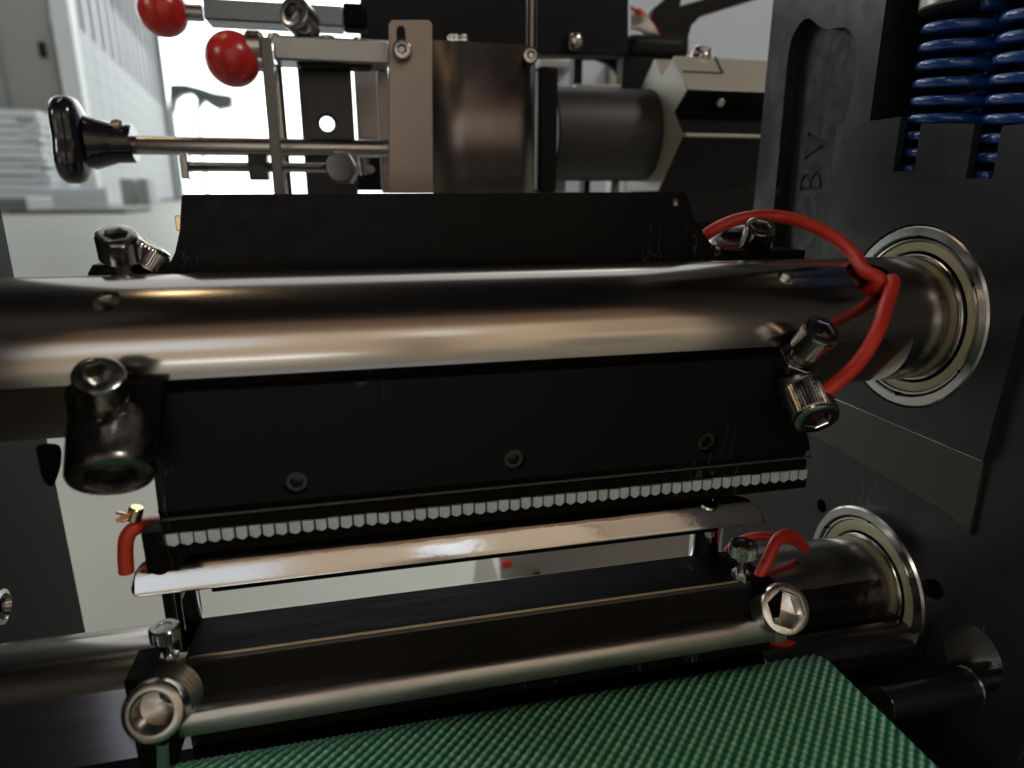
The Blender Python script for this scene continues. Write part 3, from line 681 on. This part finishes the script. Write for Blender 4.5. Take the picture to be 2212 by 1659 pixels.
# ---- upper knife plate (behind the shaft)
up = thing('upper_knife_plate', 'black plate standing up behind the polished shaft, scratched, with slanted right end', 'knife holder', (40, 250, -45))
YB = 252.0
pxs = [(186, 615), (190, 590), (200, 572), (344, 570), (368, 566), (378, 545), (388, 500), (392, 424), (396, 420), (1478, 415), (1483, 420), (1500, 470), (1530, 520), (1555, 544), (1590, 556), (1650, 562), (1668, 580), (1680, 605)]
out_ = [at(x, y, 'Y', YB) for x, y in pxs]
c = at(1462, 437, 'Y', YB)
obj('plate_body', plate(B(), out_, [circ((c.x, YB, c.z), 1.9, 'Y', 20)], (0, 7.5, 0)), black_plate, up)
obj('copper_pin', rings(B(), [(0, 1.0), (3, .9)], 16, (c.x, YB+4, c.z-.5), (0, -1, 0)), copper, up)
a = at(378, 482, 'Y', 257); bm = B(); box(bm, (a.x+.3, 256, a.z-2.6), (a.x+3, 258, a.z+2.6)); obj('edge_tab', bm, brass, up, bevel=.3)
a = at(545, 440, 'Y', YB)
# ---- lower knife plate with jaw and teeth (front of the shaft)
YP = 205.6
lp = thing('lower_knife_plate', 'black plate hanging in front of the polished shaft, carrying the row of pale teeth', 'knife holder', (50, 210, -110))
zT, zL = -56.0, -93.2
def xa_(px, py, Y=YP): return at(px, py, 'Y', Y).x
op = [(-58.5, zT), (-61.5, zT-4), (-62.5, zL), (xa_(1750, 972), zL), (xa_(1748, 958), zL+3.5), (xa_(1695, 805), zT-1.5), (xa_(1688, 796), zT)]
scr = [(640, 1045), (1112, 995), (1530, 957)]
holes = []
cs = []
for x, y in scr:
    c = at(x, y, 'Y', YP); cs.append(c); holes.append(circ((c.x, YP, c.z), 3.9, 'Y', 32))
obj('plate_body', plate(B(), [(x, YP, z) for x, z in op], holes, (0, 7, 0)), black_plate, lp)
set_m = mat('blackened_set_screw', (.055, .052, .05), .28, .9)
for c in cs:
    hx = hexr(1.75)
    obj('set_screw', rings(B(), [(-5, 3.7), (-.9, 3.7), (-.5, 3.3), (-.5, lambda th: hx(th)*1.1), (-.8, hx), (-3.4, hx)], 48, (c.x, YP+1.2, c.z), (0, -1, 0)), set_m, lp, angle=30)
xl_, xr_ = -63.0, xa_(1750, 1010, 205)
bm = plate(B(), [(xl_, YP+.8, zL+.2), (xl_, YP+1.6, zL-2.2), (xl_, YP+2.0, zL-4.0), (xl_, YP+.5, -97.0), (xl_, YP+.3, -99.0), (xl_, YP+.4, -100.7), (xl_, YP+2.0, -100.9), (xl_, YP+2.0, -104.4), (xl_, YP+.6, -105.2), (xl_, YP+.6, -108.4), (xl_, YP+9, -109.4), (xl_, YP+26, -112.5), (xl_, YP+26, -106), (xl_, YP+12, zL+.2)], [], (xr_-xl_-1, 0, 0))
obj('jaw_bar', bm, black_jaw, lp, bevel=.25)
bm = B(); box(bm, (xl_+1, YP+.2, zL-3.4), (xr_+1.0, YP+1.1, zL-2.4)); obj('pale_lip', bm, mat('pale_lip_grey', (.05, .047, .042), .45, .2), lp, bevel=.2)  # slightly paler strip along the ledge above the teeth
# teeth
nt_ = 56; pitch = (xr_-xl_-1.5)/nt_; tw = pitch*.85
bm = B(); box(bm, (xl_+.8, YP+.25, -104.7), (xr_-.6, YP+1.9, -100.9)); obj('tooth_root', bm, tooth_gap, lp)
tm = B(); hw_ = tw/2
zt0, zt1 = -100.8, -104.5
v = [tm.verts.new(p) for p in ((-hw_, 0, zt0), (hw_, 0, zt0), (hw_, 0, zt1+.3), (hw_*.1, -.1, zt1-.9), (-hw_, 0, zt1+.25), (-hw_, 1.2, zt0), (hw_, 1.2, zt0), (hw_, 1.2, zt1+.3), (hw_*.1, 1.2, zt1-.9), (-hw_, 1.2, zt1+.25))]
tm.faces.new(v[0:5]); tm.faces.new(list(reversed(v[5:10])))
for i in range(5): tm.faces.new((v[i], v[i+5], v[(i+1) % 5+5], v[(i+1) % 5]))
bmesh.ops.recalc_face_normals(tm, faces=tm.faces); me_t = bpy.data.meshes.new('tooth')
bmesh.ops.bevel(tm, geom=tm.edges[:], offset=.12, segments=1, affect='EDGES')
for q in tm.verts: q.co *= S
tm.to_mesh(me_t); tm.free(); me_t.materials.append(tooth_mat)
base_l = lp.matrix_world.translation
for k in range(nt_):
    o = bpy.data.objects.new('tooth', me_t); COL.objects.link(o); o.parent = lp
    o.location = W((xl_+1.2+pitch*(k+.5)+random.uniform(-.12, .12), YP-.35+random.uniform(-.12, .12), random.uniform(-.18, .18))) - base_l; o.scale = (random.uniform(.93, 1.05), 1, 1)
    o.rotation_euler = (0, 0, random.uniform(-.06, .06))
# scallop strip below the teeth
bm = B(); prv = None; m_ = nt_*6
for i in range(m_+1):
    x = xl_+1+(xr_-xl_-2)*i/m_; ph = (i % 6)/6; zz = -105.1 + .75*abs(math.sin(math.pi*ph+1.2))
    cur = [bm.verts.new((x, YP-.75, zz)), bm.verts.new((x, YP-.75, -108.0)), bm.verts.new((x, YP+1, zz))]
    if prv: bm.faces.new((prv[0], cur[0], cur[1], prv[1])); bm.faces.new((prv[0], prv[2], cur[2], cur[0]))
    prv = cur
obj('scalloped_lip', bm, black_jaw, lp)
# stub behind the jaw's left end
a = at(332, 1195, 'Y', 210); bm = B(); box(bm, (a.x-1.5, 206, -114), (a.x+8, 214, -100)); obj('end_block', bm, black_jaw, lp, bevel=.4)

# ================================================================== LOWER SHAFT
LY, LZ, LR = 231.0, -174.0, 22.3
ls = thing('lower_shaft', 'lower steel shaft with a wide machined flat facing the viewer', 'shaft', (30, LY, LZ-22))
bm = rings(B(), [(-260, LR), (233, LR)], 144, (0, LY, LZ), (1, 0, 0)); lo = obj('shaft_body', bm, steel, ls)
def box_bm(a, b): bm = B(); box(bm, a, b); return bm
bpy.context.view_layer.update()
cut(lo, [box_bm((-300, LY-40, LZ-40), (213, LY-17.2, LZ+40)), box_bm((-300, LY-40, LZ-60), (192, LY+40, LZ-18.6))])
# bright shaft collar seen below the jaw at the far end
# ---- lower jaw bar
jb = thing('lower_jaw_bar', 'long black ribbed jaw bar clamped on the lower shaft behind the green belt', 'jaw bar', (45, 210, -180))
X0_, X1_ = -60.5, 149.0
prof = [(226, -144.6), (204, -143.6), (203, -144.0), (202.4, -144.8)]
z = -145.2
while z > -157.4:
    prof += [(202.2, z), (201.2, z-.5), (202.2, z-1.05)]; z -= 1.3
prof += [(201.6, -158.0), (198.4, -158.4), (197.2, -158.9), (196.5, -159.9), (196.2, -161.2), (196.0, -166), (196.3, -167), (196.0, -171.5), (226, -171.5)]
bm = plate(B(), [(X0_, y, z) for y, z in prof], [], (X1_-X0_, 0, 0))
for f in bm.faces:
    c = f.calc_center_median()
    f.material_index = 1 if (c.y < 203.2 and c.z > -158) else 0
obj('bar_body', bm, [black_jaw, mat('ribbed_black_steel', (.022, .020, .019), .34, 0, .5)], jb, angle=20)
bm = B(); prl = [(X0_+1, 199.0), (X1_-.5, 199.0)]
bar2 = [(201.5, -157.75), (198.2, -158.15), (196.9, -158.7), (196.0, -159.9), (195.3, -161.6), (194.9, -163.6), (194.8, -165.6), (195.1, -167.0), (198, -167.4), (201.5, -160)]
bm = plate(B(), [(X0_-4, y, z) for y, z in bar2], [], (X1_-X0_+8, 0, 0)); obj('wear_strip', bm, mat('worn_strip_steel', (.42, .40, .385), .36, 1, bump=.2, bscale=300, rvar=.1, stretch=(.2, 1, 1)), jb, angle=50)
bm = B(); sweep(bm, [Vector((X0_+1, 203.2, -143.9)), Vector((X1_-12, 203.2, -143.9))], .42, 8); obj('gold_edge_line', bm, mat('gold_line_metal', (.42, .32, .20), .35, .9), jb)  # thin gold-coloured rod along the upper front edge
# ---- chrome deflector strip
df = thing('deflector_strip', 'long polished curved deflector strip with rounded ends under the teeth', 'deflector', (40, 212, -125))
nx, ny = 150, 16; xl2, xr2 = -77.5, 155.0
arc = smooth_path([(216.8, 0, -127.6), (217.1, 0, -126.6), (218.2, 0, -124.3), (219.4, 0, -121.9), (220.7, 0, -119.7), (222.0, 0, -118.2), (223.8, 0, -117.0)], 8)
def arc_at(v):
    k = min(len(arc)-1.001, max(0, v*(len(arc)-1))); i = int(k); return arc[i].lerp(arc[i+1], k-i)
top = []; bm = B()
for i in range(nx+1):
    u = i/nx; u = u*u*(3-2*u)*.35+u*.65; x = xl2+(xr2-xl2)*u; dl, dr = x-xl2, xr2-x; v1 = 1.0; v0 = 0.0
    if dl < 10: v1 = .28+.72*math.sqrt(max(0, 1-((10-dl)/10)**2))
    if dl < 4: v0 = .24*(1-math.sqrt(max(0, 1-((4-dl)/4)**2)))
    if dr < 21: v1 = .10+.90*math.sqrt(max(0, 1-((21-dr)/21)**2))
    row = []
    for j in range(ny+1):
        p = arc_at(v0+(v1-v0)*j/ny); row.append(bm.verts.new((x, p.x, p.z)))
    top.append(row)
for i in range(nx):
    for j in range(ny): bm.faces.new((top[i][j], top[i+1][j], top[i+1][j+1], top[i][j+1]))
o = obj('strip', bm, chrome, df, angle=60); md = o.modifiers.new('s', 'SOLIDIFY'); md.thickness = .0009; md.offset = -1
bm = B(); box(bm, (-54, 218.6, -130.6), (136, 226, -127.0)); obj('backing_bar', bm, black_jaw, df, bevel=.6)
for px, py, lb in ((388, 1310, 0), (1534, 1158, 1)):
    c = at(px, py, 'Y', 223); obj('standoff', cylinder(B(), (c.x, 227.2, -122), (c.x, 227.2, -153.5), 6.1, 48, ch=.3), stand_chrome, df)
    c2_ = (c.x-3, 221.8, -118.2); obj('screw_head', rings(B(), [(-1, 4.6), (.2, 4.6), (.9, 3.9), (1.1, 1.8), (.6, 1.5)], 32, c2_, (0, -.55, .8)), chrome if lb else black_jaw, df)

# ================================================================== BELT
tb = thing('conveyor_belt', 'green embossed conveyor belt with diamond pattern in the front right corner', 'conveyor belt', (60, 160, -200))
belt_mat = bpy.data.materials.new('green_pvc_belt'); belt_mat.use_nodes = True; nt = belt_mat.node_tree; b = nt.nodes['Principled BSDF']
b.inputs['Roughness'].default_value = .36
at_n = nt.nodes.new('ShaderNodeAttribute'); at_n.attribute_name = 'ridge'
cr = nt.nodes.new('ShaderNodeValToRGB'); cr.color_ramp.elements[0].position = .05; cr.color_ramp.elements[0].color = (.016, .20, .10, 1); cr.color_ramp.elements[1].position = .9; cr.color_ramp.elements[1].color = (.46, .92, .74, 1)  # ridge tops paler: thread colour plus painted-in highlights
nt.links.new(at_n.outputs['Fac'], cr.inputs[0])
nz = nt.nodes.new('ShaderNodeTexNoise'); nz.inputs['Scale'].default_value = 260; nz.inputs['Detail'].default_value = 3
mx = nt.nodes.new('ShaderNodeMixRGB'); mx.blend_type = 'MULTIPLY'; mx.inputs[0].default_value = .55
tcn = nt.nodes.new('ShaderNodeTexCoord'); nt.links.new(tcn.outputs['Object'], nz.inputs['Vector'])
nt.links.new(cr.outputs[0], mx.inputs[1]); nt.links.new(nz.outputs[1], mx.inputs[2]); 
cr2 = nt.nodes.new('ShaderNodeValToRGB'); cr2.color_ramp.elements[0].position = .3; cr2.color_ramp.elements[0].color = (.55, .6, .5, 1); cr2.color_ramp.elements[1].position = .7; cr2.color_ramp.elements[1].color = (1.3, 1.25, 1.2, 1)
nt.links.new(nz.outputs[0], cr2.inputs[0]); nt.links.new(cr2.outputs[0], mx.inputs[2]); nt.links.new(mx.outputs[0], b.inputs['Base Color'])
BX0, BX1, BZ, BR, BY = -90.0, 170.5, -174.6, 13.0, 187.0
step = .55; nxb = int((BX1-BX0)/step)
path = []
y = 60.0
while y < BY: path.append((y, BZ, 0, 1)); y += step
na_ = 40
for k in range(na_+1):
    th = math.pi*k/na_; path.append((BY+BR*math.sin(th), BZ-BR+BR*math.cos(th), math.sin(th), math.cos(th)))
verts = []; rid = []; s = 0.0; prev = None
for (y, z, ny_, nz_) in path:
    if prev: s += math.hypot(y-prev[0], z-prev[1])
    prev = (y, z)
    for i in range(nxb+1):
        x = BX0+i*step
        a = (x - s)/2.85/math.sqrt(2)*1.0; c_ = (x + s)/2.85/math.sqrt(2)
        ra = (.5+.5*math.cos(2*math.pi*a/1.0*.97)); rc = (.5+.5*math.cos(2*math.pi*c_*.97))
        h = .62*ra**4 + .60*(ra*rc)**1.0
        e = 1 if (i in (0, nxb)) else 0
        hh = (.80*h)*(1-e)
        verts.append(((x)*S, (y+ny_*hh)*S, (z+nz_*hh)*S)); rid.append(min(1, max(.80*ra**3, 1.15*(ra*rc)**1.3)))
faces = []
W1 = nxb+1
for j in range(len(path)-1):
    o0 = j*W1
    for i in range(nxb): faces.append((o0+i, o0+i+1, o0+W1+i+1, o0+W1+i))
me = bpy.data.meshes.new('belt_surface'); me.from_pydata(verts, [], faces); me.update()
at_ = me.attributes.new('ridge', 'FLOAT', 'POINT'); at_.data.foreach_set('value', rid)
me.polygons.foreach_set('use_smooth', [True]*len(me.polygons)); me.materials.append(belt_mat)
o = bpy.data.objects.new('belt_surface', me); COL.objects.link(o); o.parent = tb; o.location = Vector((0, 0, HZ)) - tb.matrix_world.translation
bm = plate(B(), [(BX0+.1, 60, BZ-.25)] + [(BX0+.1, BY+(BR-.3)*math.sin(math.pi*k/20), BZ-BR+(BR-.3)*math.cos(math.pi*k/20)) for k in range(21)] + [(BX0+.1, 60, BZ-2*BR+.3), (BX0+.1, 60, BZ-2*BR+1.6)] + [(BX0+.1, BY+(BR-2)*math.sin(math.pi*k/20), BZ-BR+(BR-2)*math.cos(math.pi*k/20)) for k in range(20, -1, -1)] + [(BX0+.1, 60, BZ-2.0)], [], (BX1-BX0-.2, 0, 0))
obj('belt_core', bm, mat('belt_edge_green', (.012, .07, .045), .6), tb)
obj('nose_roller', cylinder(B(), (BX0+2, BY, BZ-BR), (BX1-1, BY, BZ-BR), BR-2.3, 40), black_bolt, tb)

# conveyor cross shaft at the lower right
cx = thing('black_cross_rod', 'black polished rod with a collar joining the conveyor to the side frame, bottom right', 'rod', (190, 150, -175))
YR = 176
x0 = at(1905, 1521, 'Y', YR).x; x1 = at(2147, 1470, 'Y', YR).x
rod_m = mat('black_chromed_rod', (.11, .11, .115), .22, .9, bump=.05, bscale=200)
zc = at(1950, 1513, 'Y', YR).z
obj('rod', cylinder(B(), (x0, YR, zc), (x1, YR, zc), 6.2, 64, ch=.4), rod_m, cx)
obj('collar', cylinder(B(), (x1+.3, YR, zc), (XF-.5, YR, zc), 8.4, 64, ch=.6), rod_m, cx)
obj('rod_end', cylinder(B(), (x0-12, YR, zc), (x0-.3, YR, zc), 7.0, 48, ch=.6), black_paint, cx)
# conveyor side rail seen beside the belt
bm = B(); box(bm, (173, 40, -260), (178, 180, -204)); 
tag(obj('conveyor_rail', bm, black_paint, bevel=1), 'black side rail of the conveyor beneath the green belt edge', 'rail')
rrm = at(1800, 1460, 'Y', 200); 
obj_ = cylinder(B(), (150, 205, -186), (XF-1, 205, -186), 9, 40, ch=.6); tag(obj(
    'dark_support_rod', obj_, rod_m), 'dark rod behind the far corner of the green belt', 'rod')
# dark machine bed below, closing the view between shaft and belt
bm = B(); box(bm, (60, 245, -330), (XF-1, 262, -196)); box(bm, (-50, 40, -420), (XF-1, 240, -330))
box(bm, (-64, 207, -232), (150, 211, -172.5)); box(bm, (-118, 214, -420), (-50.2, 244, -197.5))
tag(obj('machine_bed', bm, black_paint, bevel=1), 'black machine bed below the lower shaft and the belt', 'machine base')
# pale sheet guard seen through the gap behind the deflector
g = thing('rear_sheet_guard', 'pale folded sheet guard seen through the gap under the deflector strip', 'guard', (120, 520, -420))
pts = [(1060, 1225), (1092, 1215), (1120, 1262), (1300, 1262), (1560, 1100), (1560, 1000), (1060, 1060)]
gm = mat('grey_guard_paint', (.22, .21, .195), .6)
obj('guard_sheet', plate(B(), [at(x, y, 'Y', 560) for x, y in ((1075, 1100), (1085, 1330), (1620, 1330), (1620, 900), (1075, 900))], [], (0, 4, 0)), gm, g)
obj('guard_fold', plate(B(), [at(x, y, 'Y', 540) for x, y in ((1030, 1200), (1012, 1330), (1100, 1330), (1062, 1200))], [], (0, 2, 0)), frame_white, g)
fb = at(1160, 1245, 'Y', 555); obj('guard_latch', rings(B(), [(0, 5), (6, 4)], 16, fb, (0, -1, 0)), black_paint, g)
obj('guard_tab', cylinder(B(), at(1083, 1222, 'Y', 545), at(1104, 1216, 'Y', 545), 4, 10), plastic_red, g)

# ================================================================== CLAMP SCREWS
# left, behind the shaft
f0, b0 = at(250, 505, 'Y', 243), at(266, 590, 'Y', 250)
cap_screw('dark blurred socket screw standing on the left foot of the upper plate', f0, (f0-b0), 6.3, 9, 3.0, black_bolt, 3.6, 12)
f1, b1 = at(322, 512, 'Y', 250), at(305, 575, 'Y', 252)
cap_screw('dark knurled screw head just right of the socket screw behind the shaft, left end', at(326, 525, 'Y', 256), (.55, .15, .8), 7.4, 8, 3.5, black_bolt, 0, 0, knurl=1, name='knurled_screw')
# left front: adjusting screw, large knurled screw and their block
lb_ = thing('left_clamp_block', 'black clamp block under the left end of the polished shaft holding two screws', 'clamp block', at(240, 900, 'Y', 205))
o = [(136, 850), (146, 832), (215, 828), (345, 832), (346, 905), (340, 960), (330, 1000), (180, 1000), (150, 930)]
obj('block', plate(B(), [at(x, y, 'Y', 200) for x, y in o], [], (0, 16, 0)), black_jaw, lb_, bevel=.8)
fB, bB = at(212, 806, 'Y', 188), at(226, 905, 'Y', 199)
cap_screw('dark socket screw with a nut at the lower left edge of the polished shaft', fB, (.22, -.68, .90), 6.3, 9, 3.0, black_bolt, 3.8, 10, nut=(6.0, 5, -12))
cap_screw('very large black socket screw pointing down under the left end of the shaft', at(240, 1035, 'Y', 188), (.15, -1.0, -.85), 11.0, 19, 6.0, mat('black_big_screw', (.20, .19, .18), .26, 1, bump=.08, bscale=600, rvar=.06), 0, 0, name='large_socket_screw', depth=6)
# right, behind the shaft
cap_screw('socket screw standing behind the shaft in front of the red cable, right end', at(1645, 487, 'Y', 246), (-.12, -.58, .85), 6.1, 9.5, 3.0, black_bolt, 3.6, 10, nut=(6.2, 4, -12.5))
cap_screw('wide knurled screw head lying under the red cable behind the plate end', at(1588, 508, 'Y', 262), (-.30, -.45, .92), 10.5, 10, 5, black_bolt, 0, 0, knurl=1, name='knurled_screw')
bm = B(); a = at(1605, 545, 'Y', 250); box(bm, (a.x-4, 243, a.z-6), (a.x+24, 262, a.z+1)); tag(obj('clamp_block', bm, black_jaw, bevel=.5), 'small black clamp foot under the right socket screw behind the shaft', 'clamp block')
# right front: adjusting screw and knurled cap
cap_screw('socket screw with a hexagon nut in front of the shaft, inside the cable loop', at(1778, 712, 'Y', 192), (-.02, -.70, .80), 6.3, 10.5, 3.2, zinc_bolt if 0 else black_bolt, 4.2, 8, nut=(6.6, 4.5, -15))
kb = thing('right_clamp_block', 'round dark steel clamp collar where the front red cable ends', 'clamp block', at(1715, 850, 'Y', 200))
cA = at(1722, 815, 'Y', 203); axg = Vector((.30, -.28, -.91)).normalized()
obj('collar', rings(B(), [(-2, 6.5), (-1, 7.6), (5, 7.6), (5.4, 7.0), (6, 7.0), (6.4, 7.8), (9.5, 7.8), (10, 7)], 48, cA, axg), mat('collar_steel', (.15, .14, .135), .28, .9), kb)
cap_screw('knurled socket screw under the end of the red cable, right of the lower plate', at(1766, 908, 'Y', 188), (-.20, -1.0, -.62), 7.6, 15, 3.6, black_bolt, 0, 0, knurl=1, name='knurled_screw')
# lower left ring screw
cap_screw('big steel socket screw head facing the viewer at the left end of the jaw bar', at(327, 1541, 'Y', 176), (-.05, -.78, .34), 8.6, 15, 5.5, ring_steel, 0, 0, name='ring_socket_screw', depth=7, rnd=True)
cb = thing('left_jaw_clamp', 'black clamp block behind the big steel socket screw, left end of the jaw bar', 'clamp block', at(330, 1560, 'Y', 196))
o = [(272, 1462), (276, 1448), (400, 1448), (410, 1660), (285, 1660)]
bm = B(); a, b_ = at(274, 1455, 'Y', 194), at(385, 1600, 'Y', 194); box(bm, (a.x, 190, b_.z-6), (b_.x, 206, a.z)); obj('block', bm, black_jaw, cb, bevel=.8)
c = at(388, 1500, 'Y', 190); obj('threaded_boss', rings(B(), [(0, 8)] + [(k*.9, 8.8 if k % 2 else 8.1) for k in range(1, 8)] + [(7.0, 7.5)], 48, at(352, 1512, 'Y', 184), (.28, .8, -.05)), mat('boss_steel', (.17, .15, .13), .34, .9), cb)
obj('lower_stud', cylinder(B(), at(352, 1600, 'Y', 186), at(354, 1700, 'Y', 190), 1.9, 20), zinc_bolt, cb)
# thumb screws on top of the jaw bar
def thumb(label, px, py, Y, m, m2, sc=1.0):
    c = at(px, py, 'Y', Y); t = thing('thumb_screw', label, 'screw', c, (0, 0, 1), group='thumb screws on the jaw bar')
    n = 72; r = 5.3*sc
    kf = lambda th: r*(1.02 if int(round(th/(2*math.pi)*n)) % 2 else .97)
    obj('knurled_head', rings(B(), [(-7.0*sc, r*.60), (-6.0*sc, r*.80), (-5.2*sc, kf), (-.6, kf), (-.3, r*.93), (0, r*.86), (0, r*.5), (-.3, r*.45)], n, (0, 0, 0), (0, 0, 1)), m, t, local=True)
    obj('stem', rings(B(), [(-13.5*sc, 1.9*sc), (-8.2*sc, 1.9*sc), (-6.8*sc, 2.9*sc)], 24), m2, t, local=True)
    h = hexr(3.1*sc); obj('nut', rings(B(), [(-17*sc, h), (-16.4*sc, lambda th: h(th)), (-12.6*sc, h), (-12.2*sc, 2.6*sc)], 48), bright_bolt, t, local=True, angle=25)
    return t
thumb('bright knurled thumb screw at the right end of the jaw bar by the cable', 1607, 1172, 206, bright_bolt, zinc_bolt)
thumb('dark knurled thumb screw at the left end of the jaw bar', 354, 1352, 196, black_bolt, black_bolt, .82)
cap_screw('bright socket screw head at the right end of the jaw bar', at(1699, 1316, 'Y', 189), (-.12, -.78, .50), 9.4, 12, 5.9, bright_bolt, 0, 0, name='ring_socket_screw', depth=7)
# jaw bar end tab overlapping the right screw
bm = B(); a = at(1690, 1345, 'Y', 190); box(bm, (X1_-4, 188.2, -162.4), (a.x+1.5, 196, -157.6)); obj('end_tab', bm, MAT['worn_strip_steel'], jb, bevel=.4)
bm = B(); a = at(1640, 1265, 'Y', 200); box(bm, (a.x-2, 194, -158), (X1_+1.5, 206, -143.4)); obj('end_cap', bm, black_jaw, jb, bevel=.8)

# ================================================================== RED CABLES
Ph, nh = on_cyl(1882, 598)
pts = [at(1500, 535, 'Y', 268), at(1528, 505, 'Y', 262), at(1570, 482, 'Y', 258), at(1620, 469, 'Y', 256), at(1680, 467, 'Y', 254), at(1740, 482, 'Y', 246), at(1800, 512, 'Y', 236), at(1842, 548, 'Y', 226), at(1868, 585, 'Y', 216), Ph+nh*2.2+Vector((-.5, -3.2, -2.2)), Ph-nh*5+Vector((1.5, -1.0, -2.5)), Ph-nh*14+Vector((4, 0, 0))]
tag(obj('red_cable', sweep(B(), smooth_path(pts), 2.55, 20), cable_red), 'red cable arching from behind the plate end into the hole in the shaft', 'cable', 'red heater cables')
pts = [Ph-nh*14+Vector((5.5, 2, 2)), Ph-nh*5+Vector((5.6, -1.5, -.5)), Ph+nh*1.8+Vector((5.0, -4.2, -2.6)), at(1911, 668, 'Y', 199), at(1898, 710, 'Y', 194), at(1868, 765, 'Y', 192), at(1822, 815, 'Y', 191), at(1768, 855, 'Y', 192), at(1722, 874, 'Y', 196)]
tag(obj('red_cable', sweep(B(), smooth_path(pts), 2.55, 20), cable_red), 'red cable curving down in front of the shaft from its hole to the knurled screw', 'cable', 'red heater cables')
pts = [at(1572, 1192, 'Y', 226), at(1590, 1174, 'Y', 224), at(1625, 1160, 'Y', 222), at(1665, 1158, 'Y', 220), at(1705, 1166, 'Y', 221), at(1735, 1182, 'Y', 226)]
tag(obj('red_cable', sweep(B(), smooth_path(pts), 1.9, 16), cable_red), 'thin red cable lying behind the bright thumb screw on the lower shaft', 'cable', 'red heater cables')
pts = [at(1622, 1285, 'Y', 204), at(1637, 1252, 'Y', 205), at(1660, 1205, 'Y', 207), at(1678, 1168, 'Y', 210), at(1700, 1154, 'Y', 214), at(1720, 1163, 'Y', 218), at(1738, 1184, 'Y', 224)]
tag(obj('red_cable', sweep(B(), smooth_path(pts), 2.35, 18), cable_red), 'red cable bent over beside the bright thumb screw into the lower jaw', 'cable', 'red heater cables')
pts = [at(1655, 1375, 'Y', 206), at(1695, 1392, 'Y', 205), at(1740, 1402, 'Y', 204), at(1768, 1408, 'Y', 203), at(1772, 1440, 'Y', 204), at(1750, 1470, 'Y', 208)]
tag(obj('red_cable', sweep(B(), smooth_path(pts), 2.4, 16), cable_red), 'short piece of red cable below the jaw bar at the corner of the green belt', 'cable', 'red heater cables')
pts = [at(345, 1128, 'Y', 222), at(318, 1132, 'Y', 216), at(290, 1142, 'Y', 212), at(275, 1160, 'Y', 211), at(271, 1190, 'Y', 211), at(273, 1236, 'Y', 211)]
tag(obj('red_cable', sweep(B(), smooth_path(pts), 2.3, 16), tape_red), 'stub of orange-red cable hanging under the large black screw, left', 'cable', 'red heater cables')
ct = thing('cable_terminal', 'small brass terminal with frayed copper between the large black screw and the red stub', 'terminal', at(290, 1110, 'Y', 212))
obj('terminal_body', cylinder(B(), at(296, 1095, 'Y', 212), at(288, 1124, 'Y', 212), 2.2, 16, ch=.4), brass, ct)
for k in range(7):
    p = at(285+random.uniform(-4, 6), 1112+random.uniform(-6, 6), 'Y', 211); q = at(258+random.uniform(-8, 8), 1118+random.uniform(-12, 10), 'Y', 209)
    obj('strand', cylinder(B(), p, q, .45, 6), copper, ct)

print('objects', len(bpy.data.objects))
